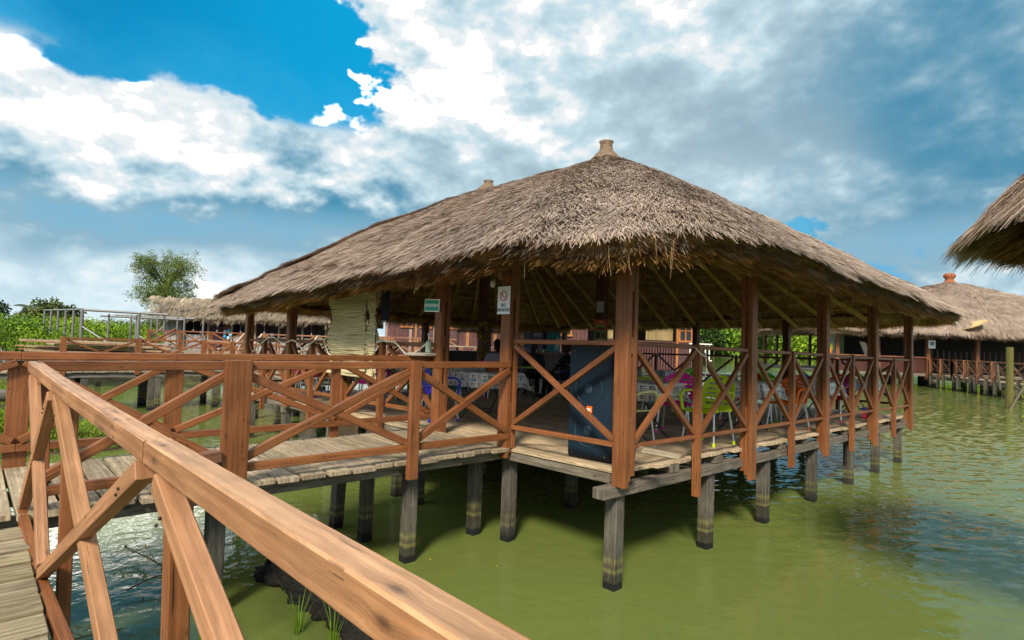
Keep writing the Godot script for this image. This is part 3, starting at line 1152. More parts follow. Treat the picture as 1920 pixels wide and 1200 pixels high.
	thatch_roof(pav, [e0, e1, n0, s1], 0.95, qa, qb, pav_eave, 0.22, 0.14, 66000, func(nn):
		return 1.0 if nn.x < -0.2 or nn.y > 0.2 else (1.0 if nn.y < -0.5 else 0.22), 17, Color(0.45, 0.365, 0.32), Color(0.58, 0.33, 0.115), 1.0, 0.72)
	# hanging courses of straw seen from below
	var lists := [[], []]
	var tints := [[], []]
	for n in 7500:
		var s := rng.randi() % 4
		var c := [Vector3(e0, 1.82, s1), Vector3(e1, 1.88, s1), Vector3(e1, 1.76, n0), Vector3(e0, 1.72, n0)]
		var q4 := [qa, qa, qb, qb]
		var row := rng.randi() % steps
		var f := clampf(0.05 + 0.90 * (row + rng.randf_range(0.2, 0.75)) / (steps - 1), 0.02, 0.97)
		var u := rng.randf_range(0.03, 0.97)
		var p: Vector3 = c[s].lerp(c[(s + 1) % 4], u).lerp(q4[s].lerp(q4[(s + 1) % 4], u), f)
		p.y += 0.10 * sin(PI * f) - 0.005
		var out: Vector3 = [Vector3(0, 0, 1), Vector3(1, 0, 0), Vector3(0, 0, -1), Vector3(-1, 0, 0)][s]
		var z := (out * 0.9 + Vector3(0, -0.62, 0)).normalized()
		var y := (-Vector3.UP - z * (-Vector3.UP).dot(z)).normalized()
		var b := Basis(y.cross(z), y, z)
		var k := rng.randf_range(0.35, 1.0)
		lists[n % 2].append(Transform3D(b.scaled_local(Vector3(0.9, 0.6, 0.55)), p))
		tints[n % 2].append(Color(0.72 * k, 0.51 * k, 0.22 * k))
	for k in 2:
		stuff("underside_straw", clumps[k], M.straw, lists[k], tints[k], pav)
	# fringe that shows below the far eaves
	# ridge caps
	for r in [[Vector3(5.12, 5.3, -4.2), 0.15, 0.22], [Vector3(5.12, 5.30, -8.0), 0.13, 0.12]]:
		var mb := MB.new()
		mb.lathe(r[0], PackedVector2Array([Vector2(0.34, -0.14), Vector2(0.24, -0.02), Vector2(r[1] * 0.95, 0.08), Vector2(r[1] * 0.85, r[2]), Vector2(r[1] * 1.05, r[2] + 0.05), Vector2(r[1] * 0.7, r[2] + 0.06), Vector2(0.001, r[2] + 0.02)]), 14, Color(0.25, 0.19, 0.15))
		obj("ridge_cap", mb, M.thatch, pav)
	# loose straws that dangle from the hem
	var mb := MB.new()
	for n in 46:
		var west := rng.randf() < 0.5
		var a := Vector3(e0 + rng.randf_range(-0.12, 0.05), 0, rng.randf_range(n0, s1)) if west else Vector3(rng.randf_range(e0, e1), 0, s1 + rng.randf_range(-0.05, 0.1))
		a.y = pav_eave(Vector2(-1, 0) if west else Vector2(0, 1), Vector2(a.x, a.z)) + rng.randf_range(0.0, 0.12)
		var ln := rng.randf_range(0.1, 0.32) * (1.6 if rng.randf() < 0.12 else 1.0)
		var sway := Vector3(rng.randf_range(-0.25, 0.25), 0, rng.randf_range(-0.25, 0.25))
		mb.tube(path([a, a + Vector3(0, -ln * 0.5, 0) + sway * ln * 0.3, a + Vector3(0, -ln, 0) + sway * ln]), 0.004, 0.002, 4, jit(Color(0.20, 0.13, 0.07), 0.3))
	var ls := obj("loose_straw", mb, M.straw, pav)
	ls.set_meta("kind", "stuff")
	# a broken board that sticks out by the corner column
	var brk := MB.new()
	brk.shift = Vector2(2.3, 1.1)
	brk.beam(Vector3(0.10, 0.215, 0.18), Vector3(0.40, 0.155, 0.40), 0.11, 0.05, Color(0.42, 0.36, 0.27), Vector3.UP, 0.008, 0.4)
	var bo := obj("broken_board", brk, M.plank, pav)
	bo.set_meta("label", "splintered pale board end sticking out by the corner column")

# ---------------------------------------------------------------- walkways
func walkways() -> void:
	var wk := thing("timber_walkway", "timber walkway with crossed brown railings leading into the pavilion entrance", "walkway")
	var x := -0.03
	while x > -10.5:
		var w := rng.randf_range(0.19, 0.27)
		timber("plank", wk, Vector3(x - w * 0.5, -0.025 + rng.randf_range(-0.006, 0.006), -1.42 + rng.randf_range(-0.035, 0.03)), Vector3(x - w * 0.5 + rng.randf_range(-0.012, 0.012), -0.025, -3.04 + rng.randf_range(-0.05, 0.05)), w - rng.randf_range(0.014, 0.03), 0.045, jit(DECK, 0.12), "plank")
		x -= w
	for z in [-1.56, -2.25, -2.9]:
		timber("stringer", wk, Vector3(0.0, -0.098, z), Vector3(-10.5, -0.098, z), 0.08, 0.10, GREY, "plank")
	for px in [-1.12, -2.9, -4.9, -6.9, -8.9]:
		for z in [-1.72, -2.5, -3.1]:
			pile(wk, Vector3(px + rng.randf_range(-0.05, 0.05), 0, z), -0.15, 0.125, Vector2(rng.randf_range(-0.04, 0.04), -0.06))
	# near railing
	var near := sub("railing", wk)
	var z0 := -1.43
	var xs := [-4.12, -2.92, -1.32, -0.03]
	var ws := [0.08, 0.19, 0.105]
	for i in 3:
		if i > 0:
			timber("post", near, Vector3(xs[i], -0.17, z0 + 0.05), Vector3(xs[i], 0.945, z0 + 0.05), ws[i], 0.06, BROWN, "wood", Vector3(0, 0, 1))
		bay(near, Vector3(xs[i], 0, z0), Vector3(xs[i + 1], 0, z0), 0.935, 0.12, Vector3(0, 0, 1), BROWN, 0.06, 0.065, 0.065, 0.02, 0.03)
	# far railing
	var far := sub("railing", wk)
	var fz := -2.92
	var fx := [-9.4, -7.4, -5.7, -4.1, -2.98, -1.34, -0.05]
	for i in 6:
		timber("post", far, Vector3(fx[i], -0.12, fz - 0.045), Vector3(fx[i], 0.86, fz - 0.045), [0.09, 0.09, 0.09, 0.15, 0.15, 0.1][i], 0.05, BROWN, "wood", Vector3(0, 0, 1))
		bay(far, Vector3(fx[i], 0, fz), Vector3(fx[i + 1], 0, fz), 0.935, 0.16, Vector3(0, 0, 1), BROWN, 0.06, 0.065, 0.06, 0.0, 0.0)
	# a short timber left between the rail and the wide post
	timber("offcut", wk, Vector3(-3.42, 0.22, -1.30), Vector3(-3.03, 0.24, -1.37), 0.11, 0.085, Color(0.25, 0.12, 0.07), "wood")
	# a black pipe slung under the deck edge
	var mb := MB.new()
	mb.tube(path([Vector3(-5.5, -0.36, -3.3), Vector3(-2.9, -0.40, -3.25), Vector3(-1.1, -0.33, -3.2), Vector3(0.4, -0.25, -3.2)]), 0.016, 0.016, 6, Color(0.02, 0.02, 0.02))
	obj("pipe", mb, M.plain, wk)

	# the walkway the photographer stands on: it drops a little from the junction
	var fg := thing("timber_ramp", "near timber ramp of mossy boards with a heavy sun-bleached handrail", "walkway")
	var z := -1.33
	var n := 0
	while z < 6.0:
		var w := rng.randf_range(0.17, 0.24)
		var y := -0.05 - 0.07 * clampf((z + 1.3) / 1.5, 0.0, 1.6)
		var c := DECK.lerp(Color(0.25, 0.26, 0.12), rng.randf_range(0.1, 0.5))
		timber("plank", fg, Vector3(-5.9, y - 0.022, z + w * 0.5 + 0.01), Vector3(-4.115 + rng.randf_range(-0.006, 0.006), y - 0.022, z + w * 0.5), w - 0.02, 0.045, c, "plank")
		z += w
		n += 1
	timber("stringer", fg, Vector3(-4.2, -0.24, -1.3), Vector3(-4.2, -0.34, 6.0), 0.08, 0.1, GREY, "plank")
	timber("stringer", fg, Vector3(-5.7, -0.24, -1.3), Vector3(-5.7, -0.34, 6.0), 0.08, 0.1, GREY, "plank")
	for pz in [-0.55, 1.6, 3.8]:
		for px in [-4.25, -5.65]:
			pile(fg, Vector3(px, 0, pz), -0.3, 0.125)
	var rl := sub("railing", fg)
	var tops := [Vector3(-4.105, 0.894, -1.50), Vector3(-4.075, 0.861, -0.50), Vector3(-4.02, 0.82, 1.36), Vector3(-3.985, 0.81, 3.4), Vector3(-3.95, 0.81, 5.6)]
	var lows := [Vector3(-4.10, -0.02, -1.55), Vector3(-4.075, -0.135, -0.57), Vector3(-4.01, -0.15, 1.32), Vector3(-3.98, -0.12, 3.4), Vector3(-3.96, -0.1, 5.6)]
	# the handrail: two squared lengths that meet over the second post; the far one is bowed
	var hand := func(pts: Array, col: Color) -> void:
		var mb2 := MB.new()
		mb2.shift = Vector2(rng.randf() * 5.0, rng.randf() * 5.0)
		var wd := 0.033
		var ht := 0.034
		var bv := 0.005
		var prof := [Vector2(-wd + bv, ht), Vector2(wd - bv, ht), Vector2(wd, ht - bv), Vector2(wd, -ht + bv), Vector2(wd - bv, -ht), Vector2(-wd + bv, -ht), Vector2(-wd, -ht + bv), Vector2(-wd, ht - bv)]
		# sun-bleached and rubbed pale in patches on top, stained darker along the sides
		var wear := func(at: Vector3, nn2: Vector2) -> Color:
			var k := 1.0 + 0.3 * fn.get_noise_2d(at.z * 70.0, nn2.x * 40.0) + 0.2 * fn.get_noise_2d(at.z * 260.0, nn2.y * 90.0)
			var g := clampf(0.5 + fn.get_noise_2d(at.z * 120.0, 70.0 + nn2.x * 30.0), 0.0, 1.0)
			var w := col.lerp(BROWN, (0.02 if nn2.y > 0.3 else 0.45) + 0.25 * g)
			return Color(w.r * k, w.g * k, w.b * k)
		var curve := Curve3D.new()
		for q in pts.size():
			var t3: Vector3 = (pts[mini(q + 1, pts.size() - 1)] - pts[maxi(q - 1, 0)]) * 0.16
			curve.add_point(pts[q], -t3, t3)
		var ln := curve.get_baked_length()
		var cnt := 90
		for f in 8:
			var p0: Vector2 = prof[f]
			var p1: Vector2 = prof[(f + 1) % 8]
			var nn2 := Vector2(p0.y - p1.y, p1.x - p0.x).normalized() * -1.0
			nn2 = nn2 if nn2.dot(p0 + p1) > 0 else -nn2
			var last := []
			for s in cnt + 1:
				var at := curve.sample_baked(ln * s / cnt)
				var d := (curve.sample_baked(minf(ln * s / cnt + 0.02, ln)) - curve.sample_baked(maxf(ln * s / cnt - 0.02, 0.0))).normalized()
				var side := d.cross(Vector3.UP).normalized()
				var up := side.cross(d)
				var wob := fn.get_noise_2d(s * 20.0, f * 90.0) * 0.0025
				var row := []
				for e in [p0, p1]:
					row.append(mb2.vert(at + side * (e.x + wob) + up * (e.y + wob), side * nn2.x + up * nn2.y, Vector2(ln * s / cnt, (e.x if absf(nn2.y) > 0.5 else e.y + 0.4)), wear.call(at, nn2)))
				if s > 0:
					mb2.quad(last[0], last[1], row[1], row[0])
				last = row
		for e in 2:
			var at := curve.sample_baked(ln * e)
			var d := (curve.sample_baked(ln) - curve.sample_baked(ln - 0.02)) if e else (curve.sample_baked(0.0) - curve.sample_baked(0.02))
			d = d.normalized()
			var side := d.cross(Vector3.UP).normalized() * (1.0 if e else -1.0)
			var ids := []
			for q in prof:
				ids.append(mb2.vert(at + side * q.x + Vector3.UP * q.y, d, q, col))
			for q in range(1, 7):
				mb2.tri(ids[0], ids[q], ids[q + 1])
		obj("handrail", mb2, M.wood, rl)
	hand.call([tops[0], Vector3(-4.089, 0.876, -0.95), Vector3(-4.069, 0.854, -0.3), Vector3(-4.045, 0.838, 0.5), tops[2]], PALE)
	hand.call([tops[2] + Vector3(0.0, 0.002, 0.012), Vector3(-4.006, 0.817, 2.2), tops[3], tops[4]], Color(0.60, 0.36, 0.20))
	for i in 5:
		timber("post", rl, lows[i] + Vector3(0.085, -0.35, 0.03), tops[i] + Vector3(0.055, -0.04, 0.02), 0.07, 0.06, BROWN, "wood", Vector3.RIGHT)
	for i in 4:
		var a: Vector3 = tops[i]
		var b: Vector3 = tops[i + 1]
		var c: Vector3 = lows[i]
		var d: Vector3 = lows[i + 1]
		timber("bottom_rail", rl, c.lerp(d, 0.01) + Vector3(-0.02, 0, 0), d.lerp(c, 0.01) + Vector3(-0.02, 0, 0), 0.05, 0.065, BROWN)
		timber("brace", rl, a.lerp(b, 0.05) + Vector3(-0.004, -0.06, 0), d.lerp(c, 0.03) + Vector3(-0.004, 0.05, 0), 0.055, 0.06, PALE.lerp(BROWN, 0.45))
		timber("brace", rl, b.lerp(a, 0.03) + Vector3(-0.012, -0.06, 0), c.lerp(d, 0.03) + Vector3(-0.012, 0.05, 0), 0.055, 0.06, PALE.lerp(BROWN, 0.6))
		# nail heads where the braces cross and meet the rails
		for q in [[a.lerp(d, 0.5), 0], [a.lerp(d, 0.1) + Vector3(0, -0.045, 0), 1], [b.lerp(c, 0.12) + Vector3(0, -0.04, 0), 2]]:
			for e in 2:
				var nb := MB.new()
				nb.ball(q[0] + Vector3(-0.043 if q[1] == 2 else -0.036, 0.012 * (e * 2 - 1), 0.014 * (e * 2 - 1)), Vector3(0.004, 0.0055, 0.0055), 4, 7, Color(0.05, 0.035, 0.03))
				obj("nail", nb, M.steel, rl)

# ---------------------------------------------------------------- things on the deck
func floor_at(x: float, z: float) -> Vector3:
	return Vector3(x, lift(x, z), z)

# plastic armchair on four metal legs; it looks along its own +z
func chair(at: Vector2, face: float, col: Color, label: String, group := "plastic armchairs at the tables") -> Node3D:
	var o := thing("plastic_chair", label, "chair", floor_at(at.x, at.y), 0.0, group)
	o.basis = tilt * Basis(Vector3.UP, face)
	var c := jit(col, 0.06)
	var seat := MB.new()
	seat.sheet(func(u, v):
		var x: float = (u - 0.5) * (0.47 - 0.05 * v)
		var z: float = 0.24 - 0.45 * v
		var round_ := pow(absf(u - 0.5) * 2.0, 4.0) * 0.012
		return Vector3(x, 0.435 - 0.02 * sin(PI * v) - 0.035 * pow(1.0 - v, 6.0) - 0.02 * pow(v, 3.0) + round_, z - pow(absf(u - 0.5) * 2.0, 3.0) * 0.03 * (1.0 - v)), 10, 10, 0.012, c)
	obj("seat", seat, M.plastic, o)
	var back := MB.new()
	back.sheet(func(u, v):
		var half: float = lerpf(0.215, 0.235, sin(PI * v)) * (1.0 - 0.45 * pow(v, 9.0))
		var a: float = (u - 0.5) * 2.0
		return Vector3(a * half, 0.40 + 0.46 * v - 0.045 * pow(absf(a), 3.0) * pow(v, 5.0), -0.19 - 0.11 * v - 0.02 * v * v + 0.035 * a * a), 16, 22, 0.011, c, func(i, j):
		if j == 19 and i >= 7 and i <= 8:
			return false
		if j >= 4 and j <= 16 and j % 3 == 1 and i >= 2 and i <= 13 and i != 7 and i != 8:
			return false
		return true)
	obj("backrest", back, M.plastic, o)
	for s in [-1.0, 1.0]:
		var arm := MB.new()
		var c3 := Curve3D.new()
		c3.add_point(Vector3(s * 0.215, 0.60, -0.225), Vector3.ZERO, Vector3(s * 0.03, 0.05, 0.05))
		c3.add_point(Vector3(s * 0.27, 0.655, -0.02), Vector3(0, 0.0, -0.09), Vector3(0, 0, 0.11))
		c3.add_point(Vector3(s * 0.262, 0.60, 0.215), Vector3(0, 0.06, -0.02), Vector3(0, -0.05, 0.01))
		c3.add_point(Vector3(s * 0.235, 0.42, 0.205), Vector3(0, 0.06, 0.02), Vector3.ZERO)
		var p := PackedVector3Array()
		for k in 15:
			p.append(c3.sample_baked(c3.get_baked_length() * k / 14.0))
		arm.tube(p, 0.026, 0.026, 8, c, Color(-1, 0, 0), 0.6)
		obj("armrest", arm, M.plastic, o)
		for f in [-1.0, 1.0]:
			var leg := MB.new()
			var top := Vector3(s * 0.19, 0.425, 0.17 if f > 0 else -0.16)
			var foot := Vector3(s * 0.225, 0.012, 0.225 if f > 0 else -0.235)
			leg.tube(path([top, foot]), 0.0135, 0.0125, 8, Color(0.62, 0.64, 0.66))
			var lo := obj("leg", leg, M.steel, o)
			var cap := MB.new()
			cap.tube(path([foot + (top - foot) * 0.09, foot + Vector3(0, -0.011, 0)]), 0.0175, 0.019, 8, c)
			obj("leg_cap", cap, M.plastic, lo)
	return o

# folding table; its cloth is a thing of its own
func table(at: Vector2, face: float, edge: Color, cloth: bool, label: String, clabel := "", size := 0.78) -> void:
	var o := thing("folding_table", label, "table", floor_at(at.x, at.y), 0.0, "folding tables under the thatch")
	o.basis = tilt * Basis(Vector3.UP, face)
	var h := size * 0.5
	var top := MB.new()
	top.beam(Vector3(-h, 0.725, 0), Vector3(h, 0.725, 0), size, 0.026, Color(0.55, 0.56, 0.52) if cloth else Color(0.05, 0.07, 0.14), Vector3.UP, 0.01)
	obj("tabletop", top, M.plastic, o)
	var rim := MB.new()
	for k in 4:
		var a := Vector3(h + 0.004, 0.722, -h - 0.004).rotated(Vector3.UP, k * PI / 2)
		var b := Vector3(h + 0.004, 0.722, h + 0.004).rotated(Vector3.UP, k * PI / 2)
		rim.beam(a, b, 0.016, 0.034, edge)
	obj("rim", rim, M.plastic, o)
	for s in [-1.0, 1.0]:
		for f in [-1.0, 1.0]:
			var leg := MB.new()
			leg.tube(path([Vector3(s * h * 0.72, 0.71, f * h * 0.6), Vector3(s * h * (0.70 if f > 0 else 0.66), 0.36, 0), Vector3(s * h * 0.72, 0.05, -f * h * 0.55), Vector3(s * h * 0.72, 0.008, -f * h * 0.72)]), 0.011, 0.011, 7, Color(0.04, 0.04, 0.045))
			var lo := obj("leg", leg, M.plain, o)
			var cap := MB.new()
			cap.ball(Vector3(s * h * 0.72, 0.016, -f * h * 0.74), Vector3(0.018, 0.016, 0.02), 5, 8, edge)
			obj("leg_cap", cap, M.plastic, lo)
	for f in [-1.0, 1.0]:
		var bar := MB.new()
		bar.tube(path([Vector3(-h * 0.72, 0.14, f * h * 0.47), Vector3(h * 0.72, 0.14, f * h * 0.47)]), 0.01, 0.01, 6, Color(0.04, 0.04, 0.045))
		obj("crossbar", bar, M.plain, o)
	if not cloth:
		return
	var mb := MB.new()
	var span := size + 0.5
	mb.shift = Vector2(rng.randf(), rng.randf())
	mb.sheet(func(u, v):
		var x: float = (u - 0.5) * span
		var z: float = (v - 0.5) * span
		var ox := maxf(absf(x) - h - 0.012, 0.0)
		var oz := maxf(absf(z) - h - 0.012, 0.0)
		var drop := maxf(ox, oz)
		var both := minf(ox, oz)
		var fold := sin((x + z) * 21.0) * 0.02 * drop * 4.0
		var px := clampf(x, -h - 0.012, h + 0.012)
		var pz := clampf(z, -h - 0.012, h + 0.012)
		if ox > 0.0:
			px += signf(x) * (0.008 + fold + both * 0.45)
		if oz > 0.0:
			pz += signf(z) * (0.008 + fold + both * 0.45)
		return Vector3(px, 0.7425 + 0.003 * fn.get_noise_2d(x * 60.0, z * 60.0) - drop * 0.97 - both * 0.25, pz), 40, 40, 0.003, Color(0.95, 0.95, 0.95), null, Vector2(2.6, 2.6))
	var cl := obj("tablecloth", mb, M.cloth)
	cl.transform = o.transform
	tag(cl, clabel, "tablecloth", "printed oilcloths on the folding tables")

func furniture() -> void:
	var lime := Color(0.62, 0.82, 0.015)
	var cream := Color(0.78, 0.74, 0.32)
	var magenta := Color(0.78, 0.014, 0.40)
	var red := Color(0.66, 0.016, 0.03)
	var orange := Color(0.90, 0.17, 0.01)
	var blue := Color(0.03, 0.04, 0.68)
	var navy := Color(0.016, 0.075, 0.34)
	var teal := Color(0.0, 0.32, 0.33)
	var purple := Color(0.08, 0.028, 0.34)
	var green := Color(0.15, 0.58, 0.05)
	var E := PI / 2
	# near the corner
	table(Vector2(2.05, -1.15), 0.12, Color(0.5, 0.02, 0.3), true, "folding table under the nearest cutlery-print cloth, beside the cream chair", "blue and white cutlery oilcloth on the nearest table, right of the corner column")
	chair(Vector2(1.42, -0.88), E, cream, "cream plastic armchair half hidden right behind the corner column")
	chair(Vector2(2.42, -0.38), -E - 0.08, lime, "bright lime armchair close to the lagoon railing, seen side-on between two posts")
	chair(Vector2(2.95, -1.15), -E + 0.35, magenta, "magenta armchair right behind the bright lime chair")
	chair(Vector2(4.95, -3.15), 0.35, lime, "lime armchair further in, just right of the corner column, facing out")
	chair(Vector2(5.55, -3.1), 0.2, cream, "cream armchair further in, beside the lime one, backrest above the first tablecloth")
	chair(Vector2(7.2, -3.55), 2.9, green, "green armchair near the far lagoon-side table behind the post")
	table(Vector2(8.0, -4.7), 0.1, Color(0.35, 0.4, 0.45), true, "folding table far inside beneath the poster side, under a pale cloth", "pale cutlery oilcloth on the table deep inside, behind the cream backrest")
	table(Vector2(7.3, -2.7), 0.2, Color(0.45, 0.02, 0.2), false, "bare folding table with a crimson edge in front of the open water")
	# along the lagoon railing
	table(Vector2(4.2, -0.75), 0.08, Color(0.6, 0.5, 0.02), true, "folding table under a white print cloth between the second and third lagoon columns", "white print oilcloth on the table in front of the red chair")
	chair(Vector2(4.95, -1.15), -E - 0.5, red, "red armchair behind the white print tablecloth, next to the orange chair")
	chair(Vector2(5.05, -0.42), -E - 0.1, orange, "orange armchair at the lagoon railing, left of the third lagoon column")
	chair(Vector2(5.75, -1.15), -E + 0.2, green, "leaf-green armchair behind the orange chair at the lagoon railing")
	chair(Vector2(6.55, -1.0), 3.0, navy, "dark blue armchair behind the third lagoon column")
	table(Vector2(6.3, -0.55), 0.05, Color(0.1, 0.3, 0.1), true, "folding table under a pale cloth beside the third lagoon column", "pale print oilcloth hanging beside the third lagoon column")
	chair(Vector2(7.25, -0.45), -E - 0.1, Color(0.50, 0.02, 0.07), "crimson armchair with its back to the fourth lagoon column")
	chair(Vector2(8.6, -0.85), -2.4, purple, "violet armchair seen from behind, right of the crimson one")
	table(Vector2(9.45, -0.75), 0.1, Color(0.1, 0.12, 0.4), true, "folding table in the far lagoon corner under a striped cloth", "white cloth with dark stripes on the table in the far lagoon corner")
	# by the entrance
	table(Vector2(1.5, -3.6), 0.1, Color(0.75, 0.22, 0.03), true, "folding table with orange foot caps under a white cloth inside the entrance", "white cutlery oilcloth on the table inside the entrance, by the blue chair")
	chair(Vector2(0.78, -3.85), E - 0.25, blue, "royal blue armchair just inside the entrance, behind the signed column")
	chair(Vector2(1.55, -4.75), 0.25, teal, "teal armchair on the far side of the entrance table")
	table(Vector2(3.0, -6.3), 0.3, Color(0.3, 0.3, 0.35), true, "folding table further in beyond the entrance table", "white cloth on the table beyond the teal chair")
	chair(Vector2(3.75, -6.75), 3.4, magenta, "magenta armchair beyond the entrance table, partly behind the column")
	chair(Vector2(4.25, -6.45), 2.6, orange, "orange-red armchair carrying the person in the pale lilac shirt")
	table(Vector2(5.05, -6.35), 0.75, Color(0.42, 0.62, 0.02), false, "bare dark folding table with a lime edge before the dark bar counter")
	chair(Vector2(6.0, -6.05), -E - 0.35, Color(0.01, 0.07, 0.28), "deep blue armchair under the person in black, left of the loudspeaker")
	chair(Vector2(6.3, -7.3), -0.9, navy, "navy armchair behind the lime-edged table, under the person in charcoal")
	# far left side
	chair(Vector2(0.95, -6.15), 2.5, magenta, "magenta armchair behind the raffia mat, seen from the back")
	chair(Vector2(1.75, -5.7), -2.3, lime, "lime armchair near the entrance, right of the raffia mat")
	table(Vector2(2.1, -6.9), 0.1, Color(0.02, 0.05, 0.2), false, "bare folding table with a navy edge behind the raffia mat")
	chair(Vector2(1.2, -8.45), -0.5, orange, "orange armchair at the far left end, facing the entrance")
	chair(Vector2(0.85, -8.95), E, Color(0.75, 0.16, 0.01), "second orange armchair at the far left end, seen from the side")
	chair(Vector2(0.45, -8.1), 2.0, magenta, "magenta armchair nearest the far left column")
	chair(Vector2(1.75, -9.2), 3.0, navy, "navy armchair at the far left end, behind the orange ones")
	chair(Vector2(4.1, -9.0), 3.14, red, "red armchair by the far railing left of the signed column")
	# loudspeaker
	var sp := thing("loudspeaker", "tall black double loudspeaker with orange badge inside the corner railing", "loudspeaker", floor_at(0.42, -0.50))
	sp.basis = tilt * Basis(Vector3.UP, 0.06)
	var cab := MB.new()
	cab.beam(Vector3(0, 0.005, 0), Vector3(0, 1.165, 0), 0.55, 0.46, Color(0.012, 0.014, 0.018), Vector3.RIGHT, 0.02)
	obj("cabinet", cab, M.plain, sp)
	var gr := MB.new()
	gr.sheet(func(u, v):
		return Vector3(-0.236 - 0.012 * sin(PI * u) , 0.05 + 1.07 * v, (u - 0.5) * 0.51), 8, 10, 0.006, Color(0.008, 0.034, 0.064), null, Vector2(1.6, 2.0))
	obj("grille", gr, M.grille, sp)
	for y in [0.30, 0.72]:
		var cone := MB.new()
		for q in [[0.165, 0.008, 0.026], [0.155, 0.004, 0.018]]:
			var ringp := PackedVector3Array()
			for k in 29:
				ringp.append(Vector3(-0.246 - 0.004, y + sin(TAU * k / 28.0) * q[0], cos(TAU * k / 28.0) * q[0]))
			cone.tube(ringp, q[1], q[1], 5, Color(q[2] * 0.5, q[2] * 1.3, q[2] * 2.0))
		obj("driver_ring", cone, M.plain, sp)
		var cap := MB.new()
		cap.ball(Vector3(-0.25, y, -0.01), Vector3(0.012, 0.05, 0.05), 8, 14, Color(0.03, 0.06, 0.09))
		obj("dust_cap", cap, M.plain, sp)
	var badge := MB.new()
	badge.beam(Vector3(-0.255, 0.475, 0.012), Vector3(-0.255, 0.545, 0.012), 0.066, 0.008, Color(0.85, 0.12, 0.01), Vector3.RIGHT, 0.002)
	var bd := obj("badge", badge, M.plastic, sp)
	lettering("JBL", 0.03, Vector3(-0.261, 0.51, 0.012), -PI / 2, Color(0.95, 0.85, 0.75), bd)
	for p in [[0.06, -0.2], [0.06, 0.2], [1.1, -0.2], [1.1, 0.2], [0.9, 0.0]]:
		var scr := MB.new()
		scr.ball(Vector3(-0.246, p[0], p[1]), Vector3(0.004, 0.006, 0.006), 4, 6, Color(0.5, 0.52, 0.55))
		obj("screw", scr, M.steel, sp)
	# signs
	var rs := thing("restaurant_sign", "small teal RESTAURANT sign with white border on the entrance column", "sign", Vector3(-0.118, 1.585, -2.86))
	var b1 := MB.new()
	b1.beam(Vector3(0, -0.082, 0), Vector3(0, 0.082, 0), 0.30, 0.012, Color(0.85, 0.88, 0.87), Vector3.RIGHT, 0.002)
	obj("board", b1, M.plastic, rs)
	var b2 := MB.new()
	b2.beam(Vector3(-0.0075, -0.068, 0), Vector3(-0.0075, 0.068, 0), 0.272, 0.005, Color(0.0, 0.30, 0.24), Vector3.RIGHT, 0.001)
	var pn := obj("panel", b2, M.plastic, rs)
	lettering("RESTAURANT", 0.040, Vector3(-0.0105, 0, 0), -PI / 2, Color(0.9, 0.93, 0.92), pn, 0.84)
	rs.rotation = Vector3(0.03, 0.05, 0)
	var ns := thing("no_smoking_sign", "white NO SMOKING sign with red circle on the column left of the loudspeaker", "sign", Vector3(-0.118, 1.615, -1.50))
	var c1 := MB.new()
	c1.beam(Vector3(0, -0.155, 0), Vector3(0, 0.155, 0), 0.205, 0.006, Color(0.70, 0.78, 0.84), Vector3.RIGHT, 0.002)
	var nb := obj("board", c1, M.plastic, ns)
	var ring := MB.new()
	var rp := PackedVector3Array()
	for k in 33:
		rp.append(Vector3(-0.005, 0.045 + sin(TAU * k / 32.0) * 0.052, cos(TAU * k / 32.0) * 0.052))
	ring.tube(rp, 0.006, 0.006, 5, Color(0.6, 0.02, 0.03))
	ring.beam(Vector3(-0.0065, 0.08, -0.036), Vector3(-0.0065, 0.01, 0.036), 0.010, 0.004, Color(0.6, 0.02, 0.03), Vector3.RIGHT, 0.001)
	obj("red_circle", ring, M.plastic, nb)
	var cig := MB.new()
	cig.beam(Vector3(-0.0048, 0.036, -0.036), Vector3(-0.0048, 0.036, 0.03), 0.012, 0.002, Color(0.03, 0.03, 0.04), Vector3.UP, 0.0005)
	cig.tube(path([Vector3(-0.005, 0.048, -0.03), Vector3(-0.005, 0.062, -0.022), Vector3(-0.005, 0.07, -0.03)]), 0.0025, 0.002, 4, Color(0.05, 0.05, 0.06))
	obj("cigarette", cig, M.plastic, nb)
	lettering("NO", 0.040, Vector3(-0.004, -0.055, 0), -PI / 2, Color(0.03, 0.04, 0.12), nb)
	lettering("SMOKING", 0.040, Vector3(-0.004, -0.108, 0), -PI / 2, Color(0.03, 0.04, 0.12), nb, 0.84)
	# raffia mats and a dark cloth hung on the west side
	for q in [[-4.49, -5.66, "wide woven raffia mat hanging on the left side of the pavilion", 0], [-4.20, -4.44, "narrow raffia mat strip hanging right of the wide mat", 1]]:
		var rm := thing("raffia_mat", q[2], "mat", Vector3(-0.135, 0, 0), 0.0, "raffia mats hung as blinds")
		var z1: float = q[0]
		var z2: float = q[1]
		var mb := MB.new()
		var rows := 46
		for j in rows:
			var y: float = 1.93 - j * 0.0305
			var pts := PackedVector3Array()
			var wob := rng.randf_range(-0.01, 0.01)
			for k in 13:
				var u := k / 12.0
				var sag := -0.02 * sin(PI * u) * (1.0 - j * 0.6 / rows) * (1.0 if q[3] == 0 else 0.3)
				pts.append(Vector3(rng.randf_range(-0.004, 0.004) + 0.03 * sin(j * 0.3 + u * 3.0), y + sag + wob * sin(u * 5.0), lerpf(z1 + rng.randf_range(-0.02, 0.02) * (1.0 if k == 0 else 0.0), z2 + (rng.randf_range(-0.02, 0.02) if k == 12 else 0.0), u)))
			mb.shift = Vector2(rng.randf(), rng.randf())
			mb.tube(pts, 0.0205, 0.0205, 6, jit(Color(0.74, 0.66, 0.46), 0.10), Color(-1, 0, 0), 0.95)
		var st := obj("raffia_strip", mb, M.mat_weave, rm)
		st.set_meta("kind", "stuff")
